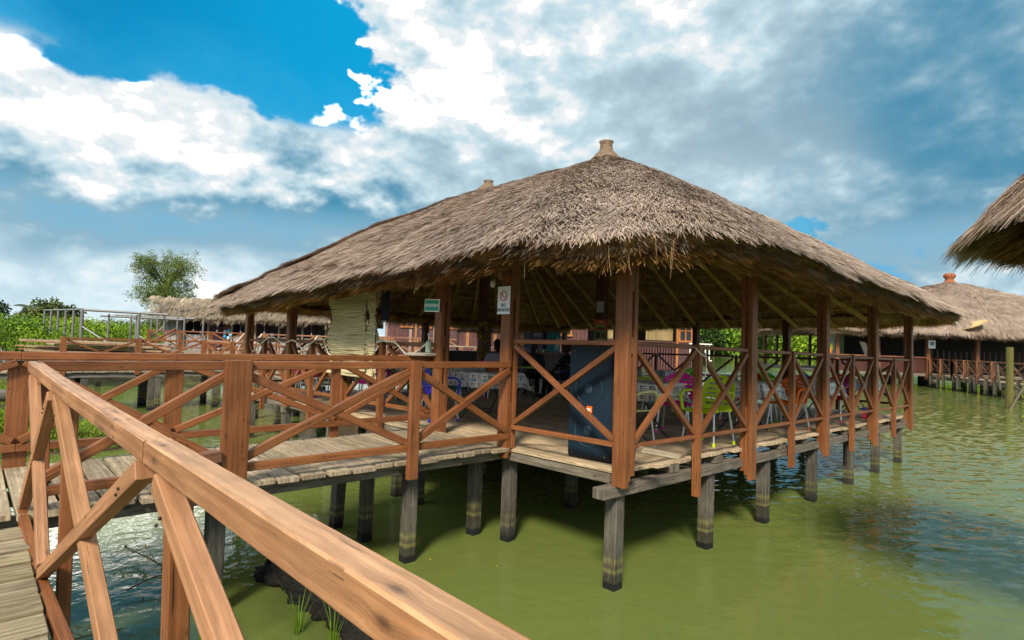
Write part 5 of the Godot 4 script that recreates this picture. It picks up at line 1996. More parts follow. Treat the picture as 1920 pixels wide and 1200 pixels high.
func greenery() -> void:
	# dense bright undergrowth on the west bank
	var where := []
	var tint := []
	for n in 5200:
		var z := -26.0 - pow(rng.randf(), 1.3) * 34.0
		var x := -3.2 + (z + 26.0) * -0.02 + rng.randf_range(-14.0, 5.0 + maxf(0.0, (-z - 33.0) * 0.45))
		if x > -2.4 and z > -31.0:
			continue
		var top := 0.95 + 0.7 * fn.get_noise_2d(x * 9.0, z * 9.0) + (-z - 26.0) * 0.018
		var y := -0.5 + (top + 0.5) * sqrt(rng.randf())
		where.append(Transform3D(any_basis(rng.randf_range(0.7, 1.3)), Vector3(x, y, z)))
		var g := 0.5 + 0.9 * fn.get_noise_2d(x * 7.0 + 90.0, z * 7.0)
		var c := Color(0.07, 0.15, 0.012).lerp(Color(0.24, 0.36, 0.015), clampf(g, 0, 1))
		tint.append(jit(c, 0.25))
	stuff("undergrowth", leaf_clump("small"), M.leaf, where, tint)
	where = []
	tint = []
	for n in 1500:
		var z := -25.5 - rng.randf() * 5.0
		var x := rng.randf_range(-12.0, -1.0)
		if x > -2.6 and z > -29.0:
			z -= 5.0
		where.append(Transform3D(Basis.from_euler(Vector3(rng.randf_range(-0.3, 0.3), rng.randf() * TAU, 0)).scaled_local(Vector3.ONE * rng.randf_range(0.7, 1.4)), Vector3(x, -0.6 + rng.randf() * 0.5, z)))
		tint.append(jit(Color(0.16, 0.27, 0.02), 0.3))
	stuff("tall_grass", leaf_clump("blade"), M.leaf, where, tint)
	where = []
	tint = []
	for n in 500:
		var x := rng.randf_range(-11.0, -1.6)
		where.append(Transform3D(any_basis(rng.randf_range(0.5, 1.0)), Vector3(x, -0.55 + rng.randf() * 0.45, -24.6 - rng.randf() * 1.6)))
		tint.append(jit(Color(0.26, 0.23, 0.2), 0.3))
	stuff("dry_brushwood", leaf_clump("twig"), M.matte, where, tint)
	# short grass on the bank by the walkway
	where = []
	tint = []
	var tries := 0
	while where.size() < 5200 and tries < 60000:
		tries += 1
		var z := -9.0 - pow(rng.randf(), 1.6) * 15.0
		var x := rng.randf_range(-12.0, -0.8)
		var h := ground_h(x, z)
		if h < WATER_Y + 0.015 or fn.get_noise_2d(x * 14.0, z * 14.0) + rng.randf_range(-0.2, 0.2) < -0.05:
			continue
		where.append(Transform3D(Basis(Vector3.UP, rng.randf() * TAU).scaled_local(Vector3(0.5, rng.randf_range(0.10, 0.24), 0.5)), Vector3(x, h - 0.01, z)))
		var g := clampf(0.5 + fn.get_noise_2d(x * 9.0, z * 9.0 + 40.0) * 1.4, 0, 1)
		tint.append(jit(Color(0.15, 0.26, 0.012).lerp(Color(0.24, 0.26, 0.06), g * 0.7), 0.25))
	stuff("bank_grass", leaf_clump("blade"), M.leaf, where, tint)
	# trees on the left
	tree("feathery_tree", "airy feathery tree rising behind the thatched hut on the left", Vector3(5.9, -0.6, -44.6), 7.4, 2.3, "small", Color(0.12, 0.17, 0.035), 1700, 0.62, "", 0.2, 26)
	palm("tallest dark palm above the bushes at the far left", Vector3(0.5, 0.0, -74.0), 2.3, 17, 2.4, "palms above the left bushes")
	palm("dark palm to the right of the tallest one, at the far left", Vector3(1.9, 0.0, -73.0), 1.7, 15, 2.3, "palms above the left bushes")
	palm("small palm at the left edge of the far palm clump", Vector3(-1.2, 0.0, -75.5), 1.2, 13, 1.6, "palms above the left bushes")
	tree("bushy_tree", "low bushy tree right below the far left palms", Vector3(1.4, -0.5, -66.0), 3.4, 2.2, "far", Color(0.07, 0.10, 0.03), 260, 0.9, "", 0.3, 8)
	tree("dark_tree", "dark low tree cut by the left frame edge", Vector3(-5.6, -0.5, -80.0), 3.6, 4.2, "far", Color(0.035, 0.065, 0.015), 320, 1.2, "", 0.3, 8)
	tree("roadside_tree", "light green tree showing over the ridge of the left thatched hut", Vector3(11.5, -0.5, -39.0), 4.0, 2.0, "broad", Color(0.14, 0.25, 0.02), 300, 0.8, "", 0.4, 8)
	tree("roadside_tree", "thin tree top peeping over the pavilion's left roof slope", Vector3(14.6, -0.5, -33.5), 5.6, 1.9, "small", Color(0.07, 0.12, 0.03), 200, 0.7, "", 0.4, 8)
	tree("garden_tree", "round green tree seen between the raffia mat and the entrance column", Vector3(10.6, -0.6, -27.2), 2.7, 1.3, "broad", Color(0.11, 0.22, 0.02), 420, 0.6, "", 0.3, 9)
	tree("garden_tree", "dark green bush seen between the left pavilion columns and the raffia mat", Vector3(9.6, -0.6, -31.0), 3.4, 1.5, "broad", Color(0.05, 0.10, 0.02), 380, 0.7, "", 0.3, 9)
	tree("garden_tree", "dark green bush under the round tree beside the raffia mat", Vector3(9.7, -0.8, -24.4), 1.7, 1.1, "broad", Color(0.035, 0.075, 0.02), 260, 0.5, "", 0.3, 8)
	# mangroves along the far shore
	where = []
	tint = []
	for n in 5200:
		var az := deg_to_rad(rng.randf_range(36.0, 104.0))
		var r := 160.0 + pow(rng.randf(), 1.5) * 30.0
		var x := 8.0 + sin(az) * r
		var z := -2.0 - cos(az) * r
		var top := 6.0 + 2.4 * fn.get_noise_1d(rad_to_deg(az) * 26.0) + 1.5 * fn.get_noise_2d(x * 3.0, z * 3.0) + (r - 160.0) * 0.06
		var y := -1.0 + (top + 1.0) * pow(rng.randf(), 0.75)
		where.append(Transform3D(any_basis(rng.randf_range(2.2, 4.2)), Vector3(x, y, z)))
		var g := clampf(0.45 + 1.5 * fn.get_noise_2d(x * 2.6 + 30.0, z * 2.6 + y * 2.0), 0, 1)
		tint.append(jit(Color(0.075, 0.15, 0.015).lerp(Color(0.28, 0.43, 0.04), g), 0.2))
	stuff("mangrove_treeline", leaf_clump("far"), M.leaf, where, tint)
	for q in [[41.0, 9.5, 4.0, "tall dark tree standing over the far mangroves left of the second lagoon column"], [58.3, 10.0, 3.2, "tall dark tree in the gap between the second and third lagoon columns"], [62.6, 8.6, 2.4, "small dark tree top between the second and third lagoon columns"], [66.4, 10.4, 3.8, "dark round tree just left of the third lagoon column"], [46.0, 10.4, 4.4, "broad tree beside the far purple house, across the water"]]:
		var az := deg_to_rad(q[0])
		tree("shore_tree", q[3], Vector3(-4.4 + sin(az) * 168.0, -0.8, 3.2 - cos(az) * 168.0), q[1], q[2], "far", Color(0.045, 0.085, 0.02), 170, 2.2, "trees over the far mangroves", 0.4, 8)

# ---------------------------------------------------------------- by the near rail
func waterside() -> void:
	# a blackened log aground under the ramp
	var mb := MB.new()
	var n := FastNoiseLite.new()
	n.seed = 31
	n.frequency = 1.4
	n.fractal_octaves = 5
	var seg := 130
	var sides := 54
	var a := Vector3(-2.24, -1.06, -2.35)
	var b := Vector3(-2.05, -1.02, 0.35)
	for i in seg + 1:
		var q := float(i) / seg
		for k in sides:
			var an := TAU * k / sides
			var d := Vector3(cos(an), sin(an) * 0.75, 0)
			var c := a.lerp(b, q) + Vector3(0.05 * sin(q * 5.0), 0, 0)
			var r := 0.19 * (1.0 if q > 0.06 else 0.55 + q * 7.0) + n.get_noise_3dv(c * 1.0 + d * 0.7) * 0.07 + n.get_noise_3dv((c + d * 0.2) * 5.0) * 0.085 - absf(n.get_noise_3dv((c + d * 0.3) * 3.0)) * 0.06
			var kk := 0.5 + 0.5 * n.get_noise_3dv((c + d) * 3.0)
			mb.vert(c + d * r, d, Vector2(q * 3.0, float(k) / sides), Color(0.012, 0.011, 0.010).lerp(Color(0.06, 0.055, 0.042), kk * kk))
	for i in seg:
		for k in sides:
			var p := i * sides + k
			var s := i * sides + (k + 1) % sides
			mb.quad(p, s, s + sides, p + sides)
	var st := SurfaceTool.new()
	st.create_from(mb.mesh(), 0)
	st.generate_normals()
	var log_ := MeshInstance3D.new()
	log_.mesh = st.commit()
	log_.material_override = M.bark
	log_.name = "blackened_log"
	add_child(log_)
	tag(log_, "rough blackened log lying in the water below the near handrail", "log")
	# weeds by the log and at the water's edge
	var spots := [[Vector3(-2.5, -1.08, -1.05), 12, 0.34, "tuft of green blades growing beside the blackened log"], [Vector3(-2.38, -1.08, -0.72), 9, 0.30, "smaller tuft of grass blades at the lower frame edge by the log"], [Vector3(-3.25, -1.09, -0.9), 10, 0.3, "sprouting grass in the water beneath the braced ramp railing"]]
	for s in spots:
		var t := thing("grass_tuft", s[3], "grass tuft", s[0], 0.0, "grass tufts in the near water")
		for k in s[1]:
			var bl := MB.new()
			var an := rng.randf() * TAU
			var d := Vector3(cos(an), 0, sin(an))
			var h: float = s[2] * rng.randf_range(0.6, 1.2)
			var o := d * rng.randf_range(0.0, 0.05)
			bl.tube(path([o, o + d * h * 0.1 + Vector3(0, h * 0.5, 0), o + d * h * 0.35 + Vector3(0, h, 0)]), 0.007, 0.001, 4, jit(Color(0.14, 0.24, 0.02), 0.25), Color(-1, 0, 0), 0.3)
			obj("blade", bl, M.leaf, t)
	# floating twigs with small leaves under the ramp
	for q in [[Vector3(-3.35, -1.03, -2.5), 0.5], [Vector3(-3.0, -1.04, -2.9), 2.2], [Vector3(-3.5, -1.04, -1.8), 3.6]]:
		var tw := thing("floating_twig", ["leafy twig nearest the pile in the water below the ramp", "leafy twig further out in the water below the ramp", "leafy twig closest to the camera in the water below the ramp"][[0.5, 2.2, 3.6].find(q[1])], "twig", q[0], q[1], "twigs floating below the ramp")
		var sb := MB.new()
		sb.tube(path([Vector3.ZERO, Vector3(0.2, 0.04, 0.05), Vector3(0.45, 0.03, 0.16), Vector3(0.62, 0.06, 0.2)]), 0.008, 0.003, 5, Color(0.14, 0.10, 0.05))
		for k in 5:
			var p0 := Vector3(0.12 + k * 0.1, 0.035, 0.03 + k * 0.03)
			sb.tube(path([p0, p0 + Vector3(rng.randf_range(0.02, 0.12), 0.05, rng.randf_range(-0.14, 0.14))]), 0.004, 0.002, 4, Color(0.14, 0.10, 0.05))
		obj("stem", sb, M.matte, tw)
		var lf := MB.new()
		for k in 34:
			var u := rng.randf()
			var p := Vector3(0.1 + u * 0.55, 0.04 + rng.randf() * 0.05, u * 0.2 + rng.randf_range(-0.14, 0.14))
			var d := Vector3(rng.randfn(), rng.randf_range(-0.2, 0.5), rng.randfn()).normalized() * rng.randf_range(0.04, 0.08)
			var s := d.cross(Vector3.UP).normalized() * 0.012
			var c := jit(Color(0.16, 0.2, 0.03) if rng.randf() < 0.8 else Color(0.4, 0.25, 0.03), 0.3)
			var v0 := lf.vert(p, Vector3.UP, Vector2.ZERO, c)
			var v1 := lf.vert(p + d * 0.5 + s, Vector3.UP, Vector2.ZERO, c)
			var v2 := lf.vert(p + d, Vector3.UP, Vector2.ZERO, c)
			var v3 := lf.vert(p + d * 0.5 - s, Vector3.UP, Vector2.ZERO, c)
			lf.quad(v0, v1, v2, v3)
		obj("leaves", lf, M.leaf, tw)
	# fallen leaves on the water
	var leaf := MB.new()
	for k in 26:
		var p := Vector3(rng.randf_range(-3.4, 4.0), 0.0, rng.randf_range(-5.0, 1.0))
		p.y = wave(p.x, p.z) + 0.006
		var an := rng.randf() * TAU
		var d := Vector3(cos(an), 0, sin(an)) * rng.randf_range(0.012, 0.03)
		var s := Vector3(-d.z, 0.002, d.x) * 0.45
		var c := jit(Color(0.45, 0.33, 0.03) if rng.randf() < 0.7 else Color(0.2, 0.1, 0.03), 0.3)
		leaf.quad(leaf.vert(p - d, Vector3.UP, Vector2.ZERO, c), leaf.vert(p + s, Vector3.UP, Vector2.ZERO, c), leaf.vert(p + d, Vector3.UP, Vector2.ZERO, c), leaf.vert(p - s, Vector3.UP, Vector2.ZERO, c))
	var fl := obj("fallen_leaves", leaf, M.leaf)
	fl.set_meta("kind", "stuff")
	# grey log on the bank at the far left
	var gl := MB.new()
	gl.tube(path([Vector3(-8.0, -0.32, -13.0), Vector3(-5.0, -0.36, -13.15), Vector3(-2.98, -0.40, -13.2)]), 0.15, 0.13, 12, Color(0.25, 0.22, 0.19))
	tag(obj("grey_log", gl, M.bark), "barkless grey log lying on the bank at the far left", "log")

# ---------------------------------------------------------------- other buildings
# a plain railing run: posts, two rails and crossed braces
func rail_run(parent: Node3D, a: Vector3, b: Vector3, bays: int, top: float, low: float, col: Color, pw := 0.09, drop := 0.1) -> void:
	var rl := sub("railing", parent)
	var side := (b - a).normalized().cross(Vector3.UP)
	for i in bays + 1:
		var p := a.lerp(b, float(i) / bays)
		timber("post", rl, p + Vector3(0, -drop, 0), p + Vector3(0, top + 0.012, 0), pw, pw, col, "wood", Vector3.RIGHT)
		if i < bays:
			bay(rl, p, a.lerp(b, float(i + 1) / bays), top, low, side, col, 0.06, 0.055, 0.055, pw * 0.5, pw * 0.5)

func boards(parent: Node3D, a: Vector3, b: Vector3, depth: Vector3, w: float, col: Color) -> void:
	var ln := a.distance_to(b)
	var n := int(ln / w)
	for i in n:
		var p := a.lerp(b, (i + 0.5) / n)
		timber("plank", parent, p + Vector3(0, rng.randf_range(-0.008, 0.008), 0), p + depth, ln / n - 0.012, 0.045, col, "plank")

func left_bank_things() -> void:
	# the walkway across the inlet
	var w := thing("timber_walkway", "distant timber walkway crossing the inlet on the left, with a brown railing", "walkway")
	boards(w, Vector3(-11.0, -0.02, -15.0), Vector3(1.9, -0.02, -15.0), Vector3(0, 0, -1.5), 0.24, DECK)
	boards(w, Vector3(1.15, -0.03, -V - 0.1), Vector3(1.15, -0.03, -14.95), Vector3(1.3, 0, 0), 0.24, DECK)
	for z in [-15.1, -16.3]:
		timber("stringer", w, Vector3(-11.0, -0.11, z), Vector3(1.9, -0.11, z), 0.09, 0.12, Color(0.24, 0.23, 0.22), "plank")
	for px in [-2.2, -0.7, -0.55, 0.95, 1.8]:
		for z in [-15.15, -16.3]:
			pile(w, Vector3(px, 0, z), -0.16, 0.15)
	for z in [-10.8, -12.3, -13.6]:
		for px in [1.1, 2.2]:
			pile(w, Vector3(px, 0, z), -0.16, 0.14)
	rail_run(w, Vector3(-2.68, 0, -15.04), Vector3(0.55, 0, -15.04), 2, 0.86, 0.12, BROWN, 0.13)
	rail_run(w, Vector3(0.55, 0, -15.04), Vector3(1.15, 0, -14.4), 1, 0.84, 0.12, BROWN, 0.1)
	rail_run(w, Vector3(1.12, 0, -14.4), Vector3(1.12, 0, -V - 0.3), 3, 0.86, 0.14, BROWN, 0.09)
	timber("pale_rail", w, Vector3(0.6, 0.87, -15.04), Vector3(2.9, 0.70, -14.4), 0.07, 0.05, Color(0.5, 0.36, 0.26))
	# landing and stairs in front of the hut
	var st := thing("stair_landing", "raised timber landing with pale stair rails before the thatched hut on the left", "landing")
	var ax := Vector3(0.735, 0, 0.678)
	var az := Vector3(-0.678, 0, 0.735)
	var o := Vector3(1.5, 0.15, -27.0)
	boards(st, o, o + ax * 11.0, -az * 2.0, 0.3, DECK)
	for k in 6:
		for q in 2:
			pile(st, o + ax * (0.3 + k * 2.1) - az * q * 1.8, 0.05, 0.14)
	rail_run(st, o, o + ax * 4.2, 3, 0.95, 0.2, BROWN, 0.13, 0.2)
	rail_run(st, o + ax * 5.2, o + ax * 11.0, 5, 0.95, 0.2, Color(0.36, 0.17, 0.09), 0.13, 0.2)
	for s in [4.3, 5.1, 7.6]:
		var p: Vector3 = o + ax * s + Vector3(0, 0.92, 0)
		timber("stair_rail", st, p, p + az * 1.1 + Vector3(0, -0.62, 0), 0.08, 0.07, Color(0.62, 0.46, 0.34))
		timber("stair_rail", st, p + az * 1.1 + Vector3(0, -0.62, 0), p + az * 2.3 + Vector3(0, -0.66, 0), 0.08, 0.07, Color(0.62, 0.46, 0.34))
		for k in 2:
			timber("baluster", st, p + az * (0.1 + k * 0.6) + Vector3(0, -0.3 - 0.3 * k, 0), p + az * (0.7 + k * 0.6) + Vector3(0, -0.95 - 0.1 * k, 0), 0.06, 0.06, Color(0.55, 0.4, 0.3))
		timber("baluster", st, p + az * 2.2 + Vector3(0, -0.7, 0), p + az * 2.2 + Vector3(0, -1.1, 0), 0.07, 0.07, BROWN)
	timber("strut", st, o + ax * 0.2 + az * 1.5 + Vector3(0, -0.1, 0), o + ax * 1.2 + Vector3(0, 1.0, 0), 0.12, 0.1, BROWN)
	# stack of sawn boards
	var ls := thing("lumber_stack", "stack of sawn boards piled behind the far left railing", "lumber stack")
	for lay in 5:
		for k in 7:
			var c := Vector3(-1.4 + rng.randf_range(-0.5, 0.9), 0.1 + lay * 0.11 + rng.randf() * 0.03, -24.2 + k * 0.32 + lay * 0.05)
			timber("board", ls, c - ax * rng.randf_range(1.4, 2.4) * 0.9, c + ax * rng.randf_range(1.6, 2.6), 0.24, 0.055, Color(0.40, 0.22, 0.12).lerp(Color(0.42, 0.36, 0.28), rng.randf()), "plank")
	for k in 3:
		pile(ls, Vector3(-2.3 + k * 1.5, 0, -23.2), 0.08, 0.16)
	# frame of steel tubes
	var sf := thing("steel_frame", "open frame of grey steel tubes beside the left thatched hut", "frame")
	var tube_ := func(called: String, a: Vector3, b: Vector3, r: float) -> void:
		var mb := MB.new()
		mb.tube(path([a, b]), r, r, 7, Color(0.20, 0.20, 0.20))
		obj(called, mb, M.galvanised, sf)
	var f0 := Vector3(-0.75, -0.2, -29.0)
	for k in 6:
		var p := f0 + Vector3(-0.13, 0, -1.0) * k * 1.3
		tube_.call("upright", p, p + Vector3(0, 2.15 - (0.0 if k == 0 else 0.05), 0), 0.07 if k == 0 else 0.05)
	tube_.call("top_tube", f0 + Vector3(0, 2.1, 0), f0 + Vector3(-0.85, 2.1, -6.5), 0.045)
	for k in 9:
		var p := f0 + ax * (1.0 + k * 0.42) - az * (0.3 + (k % 3) * 0.9)
		tube_.call("upright", p, p + Vector3(0, 1.95, 0), 0.045)
	tube_.call("upright", f0 + ax * 2.55, f0 + ax * 2.55 + Vector3(0, 2.0, 0), 0.07)
	tube_.call("top_tube", f0 + Vector3(0, 2.08, 0), f0 + ax * 3.9 + Vector3(0, 2.0, 0), 0.055)
	tube_.call("top_tube", f0 + Vector3(0, 1.86, 0) - az * 1.2, f0 + ax * 3.9 + Vector3(0, 1.82, 0) - az * 1.2, 0.045)
	tube_.call("top_tube", f0 + Vector3(0, 1.94, 0) - az * 2.2, f0 + ax * 3.9 + Vector3(0, 1.9, 0) - az * 2.2, 0.045)
	tube_.call("brace", f0 + Vector3(0, 1.35, 0), f0 + ax * 1.7 + Vector3(0, 0.35, 0), 0.04)
	tube_.call("brace", f0 + ax * 2.4 + Vector3(0, 0.3, 0), f0 + ax * 3.5 + Vector3(0, 1.5, 0) - az * 0.4, 0.04)
	tube_.call("brace", f0 + ax * 2.6 + Vector3(0, 1.0, 0), f0 + ax * 3.1 + Vector3(0, 0.7, 0), 0.03)
	# the thatched hut: a long row of changing rooms
	var h := thing("thatched_hut", "long low thatched hut with doors and pale board fronts at the back left", "hut", Vector3(2.95, 0.0, -31.0))
	h.basis = Basis(ax, Vector3.UP, az)
	var L := 10.2
	var white := Color(0.60, 0.58, 0.60)
	timber("floor_beam", h, Vector3(-0.1, 0.0, 0.1), Vector3(L, 0.0, 0.1), 0.3, 0.14, Color(0.5, 0.48, 0.44), "plank")
	var wall := MB.new()
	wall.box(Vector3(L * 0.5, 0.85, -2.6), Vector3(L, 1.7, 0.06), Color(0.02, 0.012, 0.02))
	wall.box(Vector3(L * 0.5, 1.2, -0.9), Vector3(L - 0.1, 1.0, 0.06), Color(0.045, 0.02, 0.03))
	obj("back_wall", wall, M.wood, h)
	for k in 7:
		timber("wall_board", h, Vector3(0.04 + 0.14 * k, 0.05, 0.0), Vector3(0.04 + 0.14 * k, 1.62, 0.0), 0.13, 0.04, white, "plank", Vector3(0, 0, 1))
	for k in 14:
		timber("gable_board", h, Vector3(0.0, 0.05, -0.1 - k * 0.18), Vector3(0.0, 1.6 + 0.9 * (1.0 - absf(k - 6.5) / 7.0), -0.1 - k * 0.18), 0.04, 0.17, Color(0.30, 0.09, 0.04) if true else white, "plank", Vector3(0, 0, 1))
	var x := 1.1
	var k2 := 0
	while x < L - 0.3:
		timber("post", h, Vector3(x, 0.05, 0.05), Vector3(x, 1.72, 0.05), 0.09, 0.09, Color(0.42, 0.33, 0.25), "wood", Vector3(0, 0, 1))
		var kind: String = ["panel", "dark_door", "panel", "panel", "panel", "panel", "panel", "panel"][k2 % 8]
		if kind == "panel":
			for j in 8:
				timber("front_board", h, Vector3(x + 0.12 + j * 0.125, 0.08, -0.02), Vector3(x + 0.12 + j * 0.125, 0.92, -0.02), 0.115, 0.03, Color(0.50, 0.50, 0.56) if j % 2 else Color(0.42, 0.42, 0.50), "plank", Vector3(0, 0, 1))
		else:
			var d := MB.new()
			d.box(Vector3(x + 0.35, 0.75, -0.1), Vector3(0.56, 1.3, 0.05), Color(0.06, 0.022, 0.045))
			obj("door", d, M.wood, h)
			var d2 := MB.new()
			d2.box(Vector3(x + 0.95, 0.75, -0.06), Vector3(0.52, 1.35, 0.05), Color(0.22, 0.075, 0.035))
			obj("door", d2, M.wood, h)
		var nt := MB.new()
		nt.box(Vector3(x + 0.85, 1.06, 0.02), Vector3(0.17, 0.14, 0.02), Color(0.40, 0.52, 0.62))
		obj("notice", nt, M.plastic, h)
		var lb := MB.new()
		lb.ball(Vector3(x + 0.5, 1.15, 0.15), Vector3(0.05, 0.05, 0.05), 6, 8, Color(0.8, 0.8, 0.78))
		lb.tube(path([Vector3(x + 0.5, 1.75, 0.15), Vector3(x + 0.5, 1.19, 0.15)]), 0.008, 0.008, 4, Color(0.4, 0.4, 0.4))
		obj("lamp", lb, M.plastic, h)
		x += 1.22
		k2 += 1
	var rx := L
	thatch_gable(h, -0.35, rx + 0.5, 0.75, 1.62, -1.25, 2.62, -3.2, 0.2, Color(0.50, 0.42, 0.33), 5)
	# person in the doorway of the hut, a blue float ring on the wall
	var fr := MB.new()
	for k in 5:
		var an := TAU * k / 5.0
		fr.ball(Vector3(3.35 + cos(an) * 0.16, 0.98 + sin(an) * 0.2, 0.12), Vector3(0.09, 0.11, 0.05), 6, 8, Color(0.02, 0.25, 0.45) if k % 2 else Color(0.3, 0.5, 0.65))
	obj("blue_floats", fr, M.plastic, h)

# gable thatch: front slope from (y0, z0) up to the ridge (y1, z1) and down to z2
func thatch_gable(parent: Node3D, x0: float, x1: float, z0: float, y0: float, z1: float, y1: float, z2: float, th: float, col: Color, sd: int) -> void:
	var n := FastNoiseLite.new()
	n.seed = sd
	n.frequency = 0.7
	n.fractal_octaves = 3
	var mb := MB.new()
	mb.sheet(func(u, v):
		var x := lerpf(x0, x1, u)
		var z: float
		var y: float
		if v < 0.5:
			z = lerpf(z0, z1, v * 2.0)
			y = lerpf(y0, y1, v * 2.0)
		else:
			z = lerpf(z1, z2, v * 2.0 - 1.0)
			y = lerpf(y1, y0, v * 2.0 - 1.0)
		return Vector3(x, y + th * 0.5 + n.get_noise_2d(x * 1.5, v * 9.0) * 0.09 - 0.05 * sin(v * 40.0) * 0.3, z), 60, 24, th, Color(col.r * 0.6, col.g * 0.56, col.b * 0.5))
	var roof := obj("roof", mb, M.thatch, parent)
	var lists := [[], []]
	var tints := [[], []]
	for k in 2600:
		var v := rng.randf() * 0.55
		var x := rng.randf_range(x0, x1)
		var z := lerpf(z0, z1, minf(v * 2.0, 1.0))
		var y := lerpf(y0, y1, minf(v * 2.0, 1.0)) + th + n.get_noise_2d(x * 1.5, v * 9.0) * 0.09
		var d := Vector3(0, y0 - y1, z0 - z1).normalized()
		var nn := Vector3(0, z0 - z1, y1 - y0).normalized()
		if rng.randf() < 0.2:
			y -= th * rng.randf()
			z = z0 - 0.15
			d = (d + Vector3(0, -0.6, 0)).normalized()
		var bs := Basis(nn.cross(d), nn, d) * Basis(Vector3.UP, rng.randf_range(-0.5, 0.5))
		lists[k % 2].append(Transform3D(bs.scaled_local(Vector3(1.2, 1.2, 0.8)), Vector3(x, y, z)))
		var c := 0.85 + 0.5 * n.get_noise_2d(x * 3.0, v * 20.0)
		tints[k % 2].append(jit(Color(col.r * c, col.g * c, col.b * c), 0.25))
	for k in 2:
		stuff("thatch_straw", clumps[k], M.straw, lists[k], tints[k], roof)

func window(parent: Node3D, at: Vector3, w: float, h: float, panes: Vector2i, frame: Color) -> void:
	var mb := MB.new()
	var f := 0.07
	mb.box(at + Vector3(0, h * 0.5 - f * 0.5, 0), Vector3(w, f, 0.06), frame)
	mb.box(at + Vector3(0, -h * 0.5 + f * 0.5 + 0.0, 0), Vector3(w + 0.06, f * 1.2, 0.08), frame)
	for i in panes.x + 1:
		mb.box(at + Vector3(-w * 0.5 + f * 0.5 + (w - f) * i / panes.x, 0, 0.002), Vector3(f if i == 0 or i == panes.x else f * 0.7, h - f * 2.0, 0.055), frame)
	for j in range(1, panes.y):
		mb.box(at + Vector3(0, -h * 0.5 + h * j / panes.y, 0.004), Vector3(w - f * 2.0, f * 0.6, 0.05), frame)
	var o := obj("window", mb, M.wood, parent)
	for i in panes.x:
		for j in panes.y:
			var p := MB.new()
			p.box(at + Vector3(-w * 0.5 + f * 0.5 + (w - f) * (i + 0.5) / panes.x, -h * 0.5 + h * (j + 0.5) / panes.y, -0.02), Vector3((w - f) / panes.x - 0.04, h / panes.y - 0.05, 0.012), Color(0.015, 0.018, 0.02))
			obj("pane", p, M.plastic, o)

